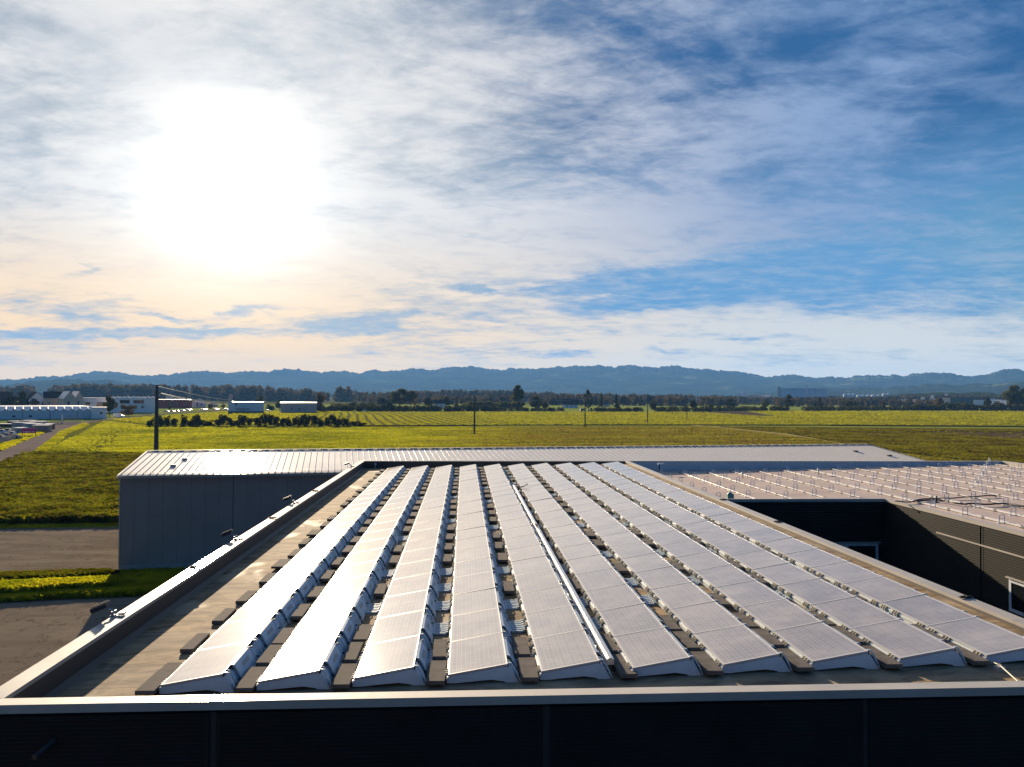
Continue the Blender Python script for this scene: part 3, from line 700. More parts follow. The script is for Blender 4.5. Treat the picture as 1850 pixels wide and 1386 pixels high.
# ballast slabs
def slab_me(w, l, h):
    s = MB(); s.box(-w/2, w/2, -l/2, l/2, 0, h); return s.mesh('concrete_slab', MT['slab'], bevel=.008)
SLABS = [slab_me(.30, .98, .07), slab_me(.24, .98, .08), slab_me(.36, 1.0, .06)]
PAT = {-1: [1]*22, 0: [1]*22, 1: [1, 1, 0, 1, 0, 1, 1, 0, 1, 1, 1, 1, 1, 0, 1, 1, 1, 1, 1, 1, 1, 1], 2: [1, 0, 0, 0, 0, 1, 1, 1, 1, 0, 1, 1, 1, 0, 1, 1, 1, 1, 0, 1, 1, 1],
       3: [1, 0, 0, 1, 0, 1, 1, 1, 0, 1, 1, 1, 0, 1, 1, 0, 1, 1, 1, 1, 1, 1], 4: [0]*22, 5: [1, 1, 0, 0, 1, 0, 1, 1, 0, 0, 1, 1, 1, 0, 1, 1, 1, 1, 1, 1, 1, 1],
       6: [1, 1, 1, 0, 1, 0, 1, 1, 0, 0, 1, 1, 1, 1, 1, 1, 0, 1, 1, 1, 1, 1], 7: [1, 1, 0, 1, 1, 0, 1, 1, 0, 1, 1, 0, 1, 1, 1, 1, 1, 1, 1, 1, 1, 1], 8: [1, 0, 1, 1, 0, 1, 0, 1, 1, 0, 1, 1, 0, 1, 1, 1, 1, 1, 1, 1, 1, 1]}
for gi in range(-1, 9):
    xr = 0.74 + (gi-3)*1.53; cx = xr + .355
    cnt = 0
    def put(y, w, x, z):
        global cnt
        o = link('concrete_slab', SLABS[w], cat='concrete slab', group='concrete ballast slabs between the panel rows')
        o.location = (x, y, rz(x)+z); o.rotation_euler = (0, 0, random.gauss(0, .012))
        where = ('left of the first solar row' if gi == -1 else 'between the %s and %s solar rows from the left' % (ORD[gi], ORD[gi+1]))
        o['label'] = '%s concrete slab from the near end, %s' % (ORD[cnt], where); cnt += 1
    if gi == -1:
        put(Y0+.32, 0, cx+.02, .075); put(Y0+.9, 2, cx-.03, .0)
        for j in range(1, 22): put(Y0+.9+j*PITCHY+random.uniform(-.1, .1), random.choice((1, 2)), cx+random.uniform(-.12, .03), random.choice((.01, .05)))
        continue
    if gi == 4:
        put(Y0+.35, 0, cx+.10, .05); put(Y0+1.5, 1, cx+.12, .05)
        for j in range(3, 22, 2): put(Y0+.9+j*PITCHY, 1, cx+.12, .05)
        continue
    put(Y0+.34, 0, cx+.01, .055)
    for j in range(22):
        if PAT[gi][j]: put(Y0+(1.50 if j == 0 else .92+j*PITCHY+random.uniform(-.06, .06)), 1 if random.random() < .75 else 0, cx+random.uniform(-.03, .04), .052)

# aluminium cable duct lying beside the fifth row
e = empty('cable_duct', (2.42, 12.95, 0), label='long bright aluminium cable duct lying beside the fifth solar row', cat='cable duct')
s = MB(); z0 = rz(2.5)+.20
s.extrude_y([(0, z0-.02), (0, z0+.075), (.02, z0+.085), (.10, z0+.085), (.12, z0+.075), (.12, z0-.02)], 0, 25.3); s.build('cover', MT['alu'], e)
s = MB(); s.box(.035, .085, 0, 25.3, z0+.086, z0+.094); s.build('ridge_strip', MT['frame'], e)
for k in range(6):
    s = MB(); s.box(-.03, .15, 1.0+k*4.5, 1.08+k*4.5, rz(2.5)+.06, z0-.02); s.build('bracket', MT['steel'], e)
s = MB(); s.tube([(.12, 25.0, z0+.03), (.45, 24.8, z0+.05), (.72, 24.9, z0+.18)], .025, 6); s.build('conduit', MT['cable'], e)
s = MB(); s.box(.0, .12, 12.9, 13.6, z0+.095, z0+.10); s.box(.02, .1, 13.3, 13.35, z0+.10, z0+.13); s.build('coupling', MT['dark'], e)
# strings of cable behind the fifth row
s = MB(); P = []
for k in range(75):
    y = 13.1+k*.5; P.append((2.30+.05*math.sin(k*1.9), y, rz(2.3)+.27+.03*math.sin(k*2.6)))
s.tube(P, .018, 5); s.build('string_cable', MT['cable'], smooth=True, label='thin black cable running along the back of the fifth solar row', cat='cable')
# lightning conductor at the near right corner
e = empty('lightning_conductor', (0, 0, 0), label='thin metal conductor rod on a small block at the near right roof corner', cat='conductor')
A = atz(1785, 1196, 8.98); B = atz(1806, 1207, 8.99); C = atz(1842, 1236, 9.02)
s = MB(); s.tube([A+Vector((0, 0, .03)), B+Vector((0, 0, .05)), C+Vector((0, 0, .02))], .012, 6); s.build('rod', MT['clamp'], e)
s = MB(); s.box(B.x-.07, B.x+.07, B.y-.05, B.y+.05, rz(B.x), rz(B.x)+.07); s.box(B.x-.02, B.x+.02, B.y-.03, B.y+.03, rz(B.x)+.07, B.z+.065); s.build('block', MT['label_grey'], e)

# floodlights on the left roof edge
def floodlight():
    e = empty('floodlight', label='x', cat='floodlight', group='floodlights on the left roof edge')
    s = MB(); s.box(-.16, .12, -.10, .06, .0, .02); s.box(-.16, -.10, -.05, .02, .02, .10); s.box(-.02, .12, .02, .20, 0, .05); s.build('base_plate', MT['steel'], e)
    s = MB(); s.tube([(-.05, 0, .03), (-.12, -.02, .12), (-.24, -.03, .17)], .025, 8); s.tube([(-.1, -.12, .10), (-.1, .10, .10)], .02, 8); s.build('arm', MT['steel'], e)
    M = Matrix.Translation((-.42, -.03, .22)) @ Matrix.Rotation(R(-22), 4, 'Y')
    s = MB(); s.box(-.20, .20, -.15, .15, -.055, .055, M=M)
    for k in range(7): s.box(-.17+k*.055, -.155+k*.055, -.14, .14, .055, .085, M=M)
    s.build('lamp_head', MT['joint'], e)
    s = MB(); s.box(-.18, .18, -.156, -.151, -.04, .04, M=M); s.build('rim', MT['dark'], e)
    s = MB(); s.box(-.18, .18, -.13, .13, -.060, -.056, M=M); s.build('lens', MT['glass'], e)
    return e
fl = floodlight()
for k, (px, py, lab) in enumerate([(200, 1112, 'nearest floodlight on the left roof edge, above the lower car lot'), (425, 974, 'second floodlight from the front on the left roof edge'),
                                   (533, 908, 'third floodlight from the front on the left roof edge'), (638, 843, 'farthest floodlight on the left roof edge, close to the far corner')]):
    o = fl if k == 0 else copy_tree(fl); p = atz(px, py, ZP); o.location = (XL+.10, p.y, ZP+.005); o.scale = (.78,)*3; o['label'] = lab; o.rotation_euler = (0, 0, [0.05, -.08, .02, .1][k])

# ------------------------------------------------------------------ long hall behind
hb = atz(215, 1030, 0); HR = R(9.3)
hall = empty('long_hall', (hb.x, hb.y, 0), HR, label='long grey metal hall with pale standing-seam roof behind the panel roof', cat='hall')
HL, HW, HE, HZ = 72.5, 9.2, 7.16, 8.33
s = MB(); s.box(0, HL, 0, .02, .35, HE)
s.face([(0, .02, .35), (0, HW*2, .35), (0, HW*2, HE), (0, HW, HZ), (0, .02, HE)]); s.face([(HL, .02, .35), (HL, HW*2, .35), (HL, HW*2, HE), (HL, HW, HZ), (HL, .02, HE)]); s.face([(0, HW*2, .35), (HL, HW*2, .35), (HL, HW*2, HE), (0, HW*2, HE)])
s.build('wall', MT['hallwall'], hall)
s = MB(); k = 1.0; i = 0
while k < HL:
    w = .05 if (i % 8 == 7) else .012
    s.box(k-w/2, k+w/2, -.006, -.001, .36, HE-.02); k += 1.03; i += 1
s.build('panel_joints', MT['joint'], hall)
s = MB(); s.box(-.03, HL+.03, -.03, HW*2+.03, -.1, .35); s.build('plinth', MT['plinth'], hall)
s = MB(); s.box(-.05, .04, -.05, .04, .3, HE); s.build('corner_trim', MT['steel'], hall)
sl_ = (HZ-HE)/HW
s = MB(); ov = .25
s.face([(-.15, -ov, HE-ov*sl_+.08), (HL+.15, -ov, HE-ov*sl_+.08), (HL+.15, HW, HZ+.08), (-.15, HW, HZ+.08)])
s.face([(-.15, HW, HZ+.08), (HL+.15, HW, HZ+.08), (HL+.15, HW*2+ov, HE+.05), (-.15, HW*2+ov, HE+.05)])
# seams
k = 0.0
while k <= HL:
    x = k; b = len(s.v)
    s.v += [(x-.02, -ov, HE-ov*sl_+.08), (x+.02, -ov, HE-ov*sl_+.08), (x-.02, HW-.1, HZ+.07), (x+.02, HW-.1, HZ+.07)] + [(x-.015, -ov, HE-ov*sl_+.13), (x+.015, -ov, HE-ov*sl_+.13), (x-.015, HW-.1, HZ+.12), (x+.015, HW-.1, HZ+.12)]
    for q in ((0, 4, 6, 2), (4, 5, 7, 6), (1, 3, 7, 5), (0, 1, 5, 4)): s.f.append(tuple(b+t for t in q)); s.mi.append(0)
    k += .515
s.build('roof', MT['hallroof'], hall)
s = MB(); s.box(-.2, HL+.2, -ov-.14, -ov-.0, HE-.14, HE-.02); s.build('gutter', MT['coping'], hall)
s = MB(); s.face([(-.17, -ov, HE-ov*sl_+.14), (-.05, -ov, HE-ov*sl_+.14), (-.05, HW, HZ+.14), (-.17, HW, HZ+.14)]); s.face([(HL+.17, -ov, HE-ov*sl_+.14), (HL+.05, -ov, HE-ov*sl_+.14), (HL+.05, HW, HZ+.14), (HL+.17, HW, HZ+.14)])
s.build('verge_trim', MT['coping'], hall)
s = MB(); s.box(-.1, HL+.1, HW-.16, HW+.16, HZ+.13, HZ+.16); s.build('ridge_cap', MT['hallroof'], hall)
s = MB(); k = .3
while k < HL: s.box(k, k+.62, HW-.2, HW-.165, HZ+.06, HZ+.128); k += 1.03
s.build('ridge_vent', MT['joint'], hall)
s = MB(); k = .05
while k < HL: s.box(k-.02, k+.02, .20, .24, HE+.08, HE+.24); k += .515
s.box(0, HL, .21, .235, HE+.20, HE+.23); s.box(0, HL, .21, .235, HE+.13, HE+.155); s.build('snow_guard', MT['steel'], hall)
for (lx, ly) in ((3.6, 5.6), (3.2, 3.0), (68.3, 5.5), (70.5, 3.2)):
    s = MB(); z = HE+ly*sl_+.09; s.box(lx-.2, lx+.2, ly-.15, ly+.15, z, z+.12); s.build('roof_outlet', MT['joint'], hall)

# ------------------------------------------------------------------ vegetation tools
def leaves(C, S, n, size, flat=0.0, rng=RNG):
    """n leaf triangles/quads in ellipsoid blobs. C (k,3) centres, S (k,3) radii"""
    k = len(C); w = np.prod(S, axis=1)**0.67; idx = rng.choice(k, n, p=w/w.sum())
    d = rng.normal(size=(n, 3)); d /= np.linalg.norm(d, axis=1)[:, None]
    r = rng.uniform(0.35, 1.0, n)**0.4 * rng.normal(1.0, .09, n)
    P = C[idx] + d*S[idx]*r[:, None]
    a = rng.normal(size=(n, 3)); a /= np.linalg.norm(a, axis=1)[:, None]
    b = np.cross(a, rng.normal(size=(n, 3))); b /= np.linalg.norm(b, axis=1)[:, None]
    sz = size*rng.uniform(.5, 1.4, n)[:, None]
    V = np.stack([P-a*sz-b*sz*.6, P+a*sz-b*sz*.6, P+a*sz*.7+b*sz*.7, P-a*sz*.8+b*sz*.6], axis=1).reshape(-1, 3)
    return V
def crown_mesh(kind, seed, n, size, mat):
    """unit tree crown: height 1 (0..1), width 1"""
    rng = np.random.default_rng(seed); C = []; S = []
    if kind == 'round':
        for k in range(15):
            t = rng.uniform(0, 2*PI); z = rng.uniform(.28, .88); rr = .34*math.sin(PI*min(1, max(0.1, (z-.05)/.98)))*rng.uniform(.3, 1.05)
            C.append((rr*math.cos(t), rr*math.sin(t), z)); q = rng.uniform(.10, .20); S.append((q, q, q*.8))
    elif kind == 'tall':
        for k in range(17):
            t = rng.uniform(0, 2*PI); z = rng.uniform(.15, .93); rr = .30*(1.05-z)**.5*rng.uniform(.2, 1.0)
            C.append((rr*math.cos(t), rr*math.sin(t), z)); q = rng.uniform(.08, .17)*(1.2-z*.6); S.append((q, q, q*.75))
    elif kind == 'cone':
        for k in range(16):
            z = .12+.85*k/16; rr = .33*(1-z)*rng.uniform(.4, 1.0); t = rng.uniform(0, 2*PI)
            C.append((rr*math.cos(t), rr*math.sin(t), z)); q = .05+.20*(1-z); S.append((q, q, .07))
    else:   # bush
        for k in range(13):
            t = rng.uniform(0, 2*PI); z = rng.uniform(.12, .75); rr = .36*rng.uniform(.0, 1.0)
            C.append((rr*math.cos(t), rr*math.sin(t), z)); q = rng.uniform(.10, .2); S.append((q, q, q*1.1))
    V = leaves(np.array(C), np.array(S), n, size, rng=rng)
    V[:, 2] = np.maximum(V[:, 2], 0.0)
    return fastmesh('crown', V, 4, mat)
def trunk_mesh(seed):
    rng = random.Random(seed); s = MB()
    s.tube([(0, 0, -.01), (.004, .003, .2), (0, .008, .45), (.005, 0, .75)], [.030, .022, .016, .006], 7)
    for k in range(6):
        t = rng.uniform(0, 2*PI); z = rng.uniform(.22, .5); r = rng.uniform(.16, .30); 
        s.tube([(0, 0, z), (r*.5*math.cos(t), r*.5*math.sin(t), z+.12), (r*math.cos(t), r*math.sin(t), z+.28)], [.012, .008, .003], 5)
    return s.mesh('trunk', MT['bark'], smooth=True)
TR = [trunk_mesh(k) for k in range(3)]
CR = {}
for kind in ('round', 'tall', 'cone', 'bush'):
    for mi_, mn in enumerate(('leaf_dark', 'leaf_mid', 'leaf_autumn')):
        CR[kind, mn] = [crown_mesh(kind, 100*mi_+k+7*len(kind), 2600 if kind != 'bush' else 1500, .030 if kind != 'bush' else .036, MT[mn]) for k in range(3)]
def tree(px, py, h_px, w_px, kind, mat, label, group=None, dist=None, cat='tree', name=None):
    x, y = G(px, py) if dist is None else away(px, dist)
    D = x*_fw.x + y*_fw.y; h = h_px*D/F; w = w_px*D/F
    nm = name or ('bush' if kind == 'bush' else 'tree')
    e = empty(nm, (x, y, 0), random.uniform(0, 6), label=label, cat=cat, group=group); e.scale = (w*1.22, w*1.22, h*1.04)
    link('crown', random.choice(CR[kind, mat]), e)
    if kind != 'bush': link('trunk', random.choice(TR), e)
    return e

# ------------------------------------------------------------------ crops and grass (uncountable)
def inpoly(P, poly):
    x, y = P[:, 0], P[:, 1]; c = np.zeros(len(P), bool); n = len(poly)
    for i in range(n):
        x0, y0 = poly[i]; x1, y1 = poly[(i+1) % n]
        k = ((y0 > y) != (y1 > y)) & (x < (x1-x0)*(y-y0)/(y1-y0+1e-12)+x0); c ^= k
    return c
def crop(name, pts, n, w, h, mat, rows=None, clump=None, z=0.0, tail=0.0, dens=None):
    """upright leafy tufts, denser where the field is nearer"""
    poly = [G(*p) if len(p) == 2 else (p[0], p[1]) for p in pts]
    A = np.array(poly); rng = RNG
    d0 = math.hypot(*min(poly, key=lambda q: math.hypot(*q))); out = []; tot = 0
    lo, hi = A.min(0), A.max(0)
    while tot < n:
        P = rng.uniform(lo, hi, (n*6, 2)); r = np.hypot(P[:, 0], P[:, 1])
        keep = inpoly(P, poly) & (rng.uniform(0, 1, len(P)) < (max(d0, 30)/r)**1.6)
        if dens is not None: keep &= rng.uniform(0, 1, len(P)) < dens(P)
        P = P[keep]; out.append(P); tot += len(P)
    P = np.concatenate(out)[:n]; r = np.hypot(P[:, 0], P[:, 1]); k = (r/max(d0, 30))**.62
    m_ = 4; V = []
    for j in range(m_):
        a = rng.uniform(0, PI, n); off = rng.normal(0, .35, (n, 2))*(w*k)[:, None]
        hw = w*k*rng.uniform(.3, .6, n); hh = h*k**.6*rng.uniform(.5, 1.25, n)
        dx_, dy_ = np.cos(a)*hw, np.sin(a)*hw; lx, ly = rng.normal(0, .25, n)*hh, rng.normal(0, .25, n)*hh
        cx, cy = P[:, 0]+off[:, 0], P[:, 1]+off[:, 1]; zz = np.full(n, z)
        q = [np.stack([cx-dx_*.5, cy-dy_*.5, zz], 1), np.stack([cx+dx_*.5, cy+dy_*.5, zz], 1), np.stack([cx+dx_+lx, cy+dy_+ly, zz+hh*.8], 1), np.stack([cx-dx_*.7+lx, cy-dy_*.7+ly, zz+hh], 1)]
        V.append(np.stack(q, 1).reshape(-1, 3))
    return link(name, fastmesh(name, np.concatenate(V), 4, MT[mat]), kind='stuff')
crop('crop', [(60, 828), (190, 761), (268, 769), (640, 772), (1400, 771), (2000, 777), (2000, 850), (1500, 840), (560, 835), (430, 828), (240, 832)], 110000, .50, .30, 'crop_main', z=-.12,
     dens=lambda P: (~inpoly(P, [G(1255, 769.3), G(2300, 778), G(2500, 850), G(1900, 850), G(1560, 812), G(1480, 795), G(1400, 785), G(1300, 774)]))*1-.85*np.exp(-(((P[:, 0]-(-63-(P[:, 1]-120)*.36))/4.0)**2)))
crop('crop', [(590, 768), (520, 752), (640, 744), (830, 744), (930, 768)], 14000, .45, .18, 'crop_yellow', z=-.05,
     dens=lambda P: (np.mod(P[:, 0]*1.0+P[:, 1]*.16+1.2*np.sin(P[:, 1]*.02), 5.2) > 1.9)*1.0)
crop('crop', [(200, 758), (420, 743), (640, 744), (520, 752), (590, 768), (268, 767)], 9000, .8, .4, 'crop_yellow', z=-.05)
crop('crop', [(830, 744), (1270, 745), (1380, 752), (2100, 766), (2100, 770), (1400, 767), (930, 767.5)], 16000, .9, .35, 'crop_green', z=-.05)
crop('crop', [(1350, 742.5), (2000, 743), (2000, 760), (1850, 760), (1420, 754)], 9000, .9, .5, 'crop_yellow', z=-.05)
crop('stubble', [(1300, 771.5), (2000, 777), (2400, 850), (1900, 850), (1575, 810), (1490, 795), (1440, 785)], 30000, .7, .28, 'stubble', z=-.08, dens=lambda P: np.where(inpoly(P, [G(1660, 779), G(2200, 784), G(2500, 800), G(1880, 797)]), .05, .9))
crop('weeds', [(-200, 872), (0, 846), (55, 824), (210, 826), (300, 829), (300, 944), (-200, 950)], 42000, .65, .85, 'weed', z=-.1)
crop('verge_grass', [(-80, 941), (300, 937), (300, 948), (-80, 955)], 9000, .28, .13, 'verge', z=-.05)
crop('verge_grass', [(-120, 1050), (330, 1032), (400, 1052), (330, 1070), (150, 1076), (-120, 1092)], 26000, .36, .30, 'verge', z=-.05)
crop('verge_grass', [(0, 850), (62, 818), (112, 780), (152, 765.5), (160, 768), (120, 784), (76, 822), (10, 856)], 6000, .4, .35, 'crop_yellow', z=-.05)
crop('verge_grass', [(0, 815), (85, 780), (80, 773), (-20, 800)], 3000, .5, .4, 'verge', z=-.02)

# rough edge of taller tufts on the grass strip
def hump(name, pts, n, w, h, mat):
    return crop(name, pts, n, w, h, mat, z=-.05)
hump('verge_grass', [(-120, 1068), (0, 1066), (200, 1056), (205, 1064), (0, 1078), (-120, 1082)], 9000, .30, .6, 'verge')
hump('verge_grass', [(-120, 1046), (0, 1044), (190, 1037), (210, 1043), (0, 1053), (-120, 1056)], 5000, .35, .45, 'weed')

# ------------------------------------------------------------------ hills
HP = [(-900, 700), (-500, 694), (-200, 690), (0, 687), (40, 683), (100, 679), (130, 676), (180, 672), (215, 673), (255, 679), (300, 677), (350, 672), (420, 671), (460, 671), (520, 669), (560, 670), (610, 670), (650, 673), (700, 671), (735, 666),
      (790, 666), (830, 664), (862, 663), (890, 666), (925, 668), (960, 664), (1000, 665), (1035, 661), (1075, 661), (1110, 662), (1150, 660), (1190, 663), (1215, 662), (1270, 666), (1330, 672), (1380, 679), (1430, 679), (1490, 682), (1560, 678),
      (1600, 680), (1650, 675), (1690, 676), (1720, 675), (1765, 679), (1785, 677), (1800, 670), (1830, 667), (1850, 667), (2000, 664), (2300, 670), (3200, 690)]
hx = np.array([math.atan((p[0]-925)/F) for p in HP])
def hor(px): return 715.1 + .006*(px-925)
ht = np.array([(hor(p[0])-p[1])/math.hypot(F, p[0]-925) for p in HP])
def hills(name, d_front, d_ridge, d_back, scale, na, nd, seed, a0=-1.0, a1=1.12, rag=1.0, prof=None, kind='structure'):
    rng = np.random.default_rng(seed); A = np.linspace(a0, a1, na)
    px = 925+F*np.tan(np.clip(A, -1.05, 1.05))
    T = np.interp(A, hx, ht) if prof is None else prof(px)
    ph = rng.uniform(0, 6.28, 40); fr = np.geomspace(20, 900, 40)
    fr = np.geomspace(50, 1300, 40); rag_ = sum(np.sin(A*fr[i]*(1+.13*math.sin(i*7))+ph[i]+3*np.sin(A*fr[i]*.11+i))*(60/fr[i])**.35 for i in range(40))*.00032*rag
    V = np.zeros((nd, na, 3)); 
    for j in range(nd):
        t = j/(nd-1)
        if t < .62: d = d_front+(d_ridge-d_front)*(t/.62); q = t/.62; hh = q**1.15
        else: q = (t-.62)/.38; d = d_ridge+(d_back-d_ridge)*q; hh = 1-q*.9
        spur = sum(np.sin(A*(14+9*i)+ph[i]*2+t*2.0*(i-2))*(.5/(1+i)) for i in range(6))
        dd = d*(1+.05*spur*(1 if t < .62 else .3)*math.sin(PI*min(1, t/.62)) )
        H = (T*scale)*d_ridge*hh*(1+.16*spur*math.sin(PI*min(1, t/.62))) 
        H = np.minimum(H, T*scale*dd*.995) if t < .60 else H
        H = H + (rag_*d_ridge + np.abs(rng.normal(0, 1.6, na))*d_ridge/4500)*(1 if t > .05 else 0)*rag*((t/.62)**6 if t < .62 else 1)
        a = A+YAW; V[j, :, 0] = np.sin(a)*dd; V[j, :, 1] = np.cos(a)*dd; V[j, :, 2] = np.where(t == 0, -30, CZ*(hh > .0)+H)
    f = np.arange((nd-1)*(na-1)); r, c = f//(na-1), f % (na-1); q = r*na+c
    me = bpy.data.meshes.new(name); me.from_pydata(V.reshape(-1, 3).tolist(), [], np.stack([q, q+1, q+na+1, q+na], 1).tolist()); me.materials.append(MT['hill'])
    me.polygons.foreach_set('use_smooth', [True]*len(me.polygons))
    return link(name, me, kind=kind)
hills('hills', 5900, 7800, 9900, 1.0, 2600, 46, 3, a0=-.85, a1=.98)
def p2(px): return np.interp(px, [-400, 0, 120, 250, 420, 700, 1000, 1300, 1400, 1500, 1560, 1640, 1700, 1790, 1850, 2200, 3000], [20, 12, 26, 18, 6, 2, 2, 3, 8, 19, 16, 22, 24, 26, 32, 40, 30])/F
hills('hills', 4200, 5100, 6200, .9, 1700, 28, 8, a0=-.8, a1=.95, prof=p2)
def p3(px): return np.interp(px, [0, 1400, 1560, 1650, 1720, 1800, 1850, 2200], [0, 0, 3, 7, 10, 7, 9, 14])/F
hills('hills', 1900, 2400, 2900, 1.0, 500, 16, 9, a0=.25, prof=p3)

# ------------------------------------------------------------------ far woods: masses of crowns
def wood(name, segs, dist, n, size, mat, depth=120):
    """segs: (px0,px1,top_px0,top_px1) top of the canopy above the ground in pixels"""
    C = []; S = []
    for (p0, p1, t0, t1) in segs:
        L = abs(p1-p0)*dist/F; k = max(6, int(L/9*4.0)); 
        for i in range(k):
            t = RNG.uniform(); px = p0+(p1-p0)*t; top = t0+(t1-t0)*t
            dd = dist+RNG.uniform(0, depth); x, y = away(px, dd)
            base = dist/F*(hor(px)-715) ; H = (top)*dist/F+CZ; H *= RNG.uniform(.70, .92); w = RNG.uniform(.30, .55)*H*.5
            C.append((x, y, H*.66)); S.append((w, w, H*.36))
            C.append((x+RNG.uniform(-3, 3), y, H*.30)); S.append((w*1.1, w, H*.32))
    V = leaves(np.array(C), np.array(S), n, size); V[:, 2] = np.maximum(V[:, 2], -.2)
    o = link(name, fastmesh(name, V, 4, MT[mat]), kind='stuff'); return o
wood('far_wood', [(-400, 60, 12, 16), (40, 60, 18, 18), (90, 175, 18, 21), (130, 300, 21, 21), (300, 400, 18, 19), (400, 490, 20, 21), (490, 520, 15, 15), (520, 560, 13, 14), (560, 600, 8, 7), (609, 642, 17, 18), (645, 700, 8, 7), (700, 780, 9, 11)], 1500, 90000, 1.9, 'wood_far')
wood('far_wood', [(750, 815, 11, 13), (820, 935, 13, 12), (900, 1000, 8, 11), (990, 1110, 7, 8), (1100, 1250, 6, 6.5), (1250, 1340, 4, 3.5), (1330, 1560, 2, 2.5), (1560, 1950, 3.5, 5), (1600, 1800, 6, 9)], 1700, 80000, 2.0, 'wood_far')
wood('far_wood', [(960, 1060, 5, 6), (1060, 1240, 4, 4), (1250, 1330, 3, 2), (640, 940, 2, 3), (1400, 1700, 0, 1)], 1150, 24000, 1.3, 'wood_far', 60)

# ------------------------------------------------------------------ trees one can tell apart
T = tree
for a in [(936, 741, 44, 34, 'tall', 'leaf_mid', 'tall tree with twin crown left of the farmhouse in the middle of the plain'),
          (1063, 738, 34, 26, 'tall', 'leaf_mid', 'tall broad tree right of the long white farmhouse'),
          (967, 741, 24, 24, 'round', 'leaf_dark', 'round dark tree next to the tall twin-crowned tree'),
          (984, 741, 16, 14, 'round', 'leaf_mid', 'small pale round tree left of the long farmhouse'),
          (1086, 736, 26, 13, 'cone', 'leaf_mid', 'slender conical tree right of the broad farm tree'),
          (1113, 740, 28, 13, 'cone', 'leaf_dark', 'dark pointed tree above the small red car'),
          (1126, 735, 22, 17, 'round', 'leaf_dark', 'round dark tree behind the dark pointed one'),
          (1150, 733, 16, 11, 'round', 'leaf_dark', 'small round tree at the far farm fence'),
          (1173, 733, 20, 16, 'round', 'leaf_dark', 'round tree standing behind the fourth utility pole'),
          (1183, 743, 20, 17, 'bush', 'leaf_dark', 'dark bushy tree right of the fourth utility pole'),
          (1253, 743, 20, 14, 'round', 'leaf_dark', 'dark round tree right of the last small pole'),
          (1284, 742, 15, 12, 'bush', 'leaf_dark', 'low dark tree left of the sandy strip'),
          (1319, 741, 20, 16, 'round', 'leaf_dark', 'dark tree with grey top right of the sandy strip'),
          (1383, 741, 20, 14, 'round', 'leaf_mid', 'greenish round tree in front of the white factory'),
          (1426, 740, 26, 18, 'round', 'leaf_dark', 'round dark tree in front of the long silo building'),
          (1482, 740, 22, 12, 'round', 'leaf_dark', 'narrow tree at the right end of the long silo building'),
          (1540, 741, 18, 22, 'bush', 'leaf_dark', 'wide dark tree in front of the grouped silos'),
          (1597, 740, 18, 12, 'tall', 'leaf_autumn', 'thin autumn tree right of the grouped silos'),
          (1697, 739, 20, 17, 'round', 'leaf_autumn', 'yellowish tree in the right hedge'),
          (1832, 742, 47, 32, 'round', 'leaf_mid', 'big tall tree at the right edge of the picture'),
          (1852, 742, 40, 30, 'round', 'leaf_dark', 'dark tree cut off by the right edge of the picture'),
          (1785, 741, 26, 12, 'round', 'leaf_dark', 'slim dark tree left of the big tree at the right'),
          (1808, 742, 18, 26, 'bush', 'leaf_dark', 'wide low tree at the foot of the big right tree'),
          (579, 743, 32, 20, 'round', 'leaf_autumn', 'brownish tree right of the lilac shed'),
          (636, 741, 16, 18, 'bush', 'leaf_dark', 'dark low tree before the dark hedge, right of the shed'),
          (722, 738, 34, 40, 'round', 'leaf_mid', 'large grouped tree left of the small blue and white house'),
          (742, 738, 33, 26, 'round', 'leaf_autumn', 'brownish broad tree just left of the small blue and white house'),
          (773, 737, 21, 18, 'round', 'leaf_dark', 'dark tree touching the small blue and white house'),
          (807, 737, 22, 15, 'round', 'leaf_dark', 'dark round tree right of the small blue and white house'),
          (825, 736, 21, 12, 'cone', 'leaf_autumn', 'reddish pointed tree right of the small blue and white house'),
          (703, 743, 18, 18, 'round', 'leaf_dark', 'dark tree in the hedge left of the white specks'),
          (690, 735, 20, 22, 'round', 'leaf_dark', 'low dark tree at the far meadow edge'),
          (505, 742, 22, 14, 'round', 'leaf_dark', 'dark tree left of the lilac shed'),
          (470, 740, 26, 16, 'round', 'leaf_mid', 'light green tree behind the pale blue office'),
          (490, 742, 12, 20, 'bush', 'leaf_dark', 'low dark bush between pale blue office and lilac shed'),
          (198, 752, 36, 22, 'round', 'leaf_mid', 'large round tree in front of the white school, left of the van'),
          (230, 751.5, 21, 24, 'bush', 'leaf_autumn', 'orange-tinged bush above the white van'),
          (18, 742, 30, 26, 'round', 'leaf_dark', 'dark tree right of the brown-roofed house'),
          (42, 742, 34, 28, 'round', 'leaf_dark', 'tall dark tree left of the blue gabled house'),
          (62, 742, 22, 20, 'round', 'leaf_autumn', 'autumn tree in front of the blue gable'),
          (90, 742, 26, 20, 'round', 'leaf_dark', 'dark tree right of the blue gable'),
          (115, 741, 18, 14, 'round', 'leaf_autumn', 'small autumn tree before the pale roofed row house'),
          (138, 741, 18, 14, 'round', 'leaf_autumn', 'small autumn tree at the right end of the row house'),
          (160, 744, 14, 16, 'bush', 'leaf_autumn', 'low brown bush above the white block of the nursery'),
          (183, 744, 14, 14, 'bush', 'leaf_autumn', 'low brown bush left of the large round tree'),
          (12, 756, 8, 10, 'bush', 'leaf_dark', 'small dark ball bush at the foot of the nursery wall'),
          (305, 741, 14, 9, 'tall', 'leaf_mid', 'slim green tree before the red building'),
          (381, 741, 12, 9, 'round', 'leaf_autumn', 'small brown tree between the dark-roofed houses'),
          (403, 738, 9, 7, 'round', 'leaf_dark', 'tiny round tree left of the pale blue tower')]: T(*a)
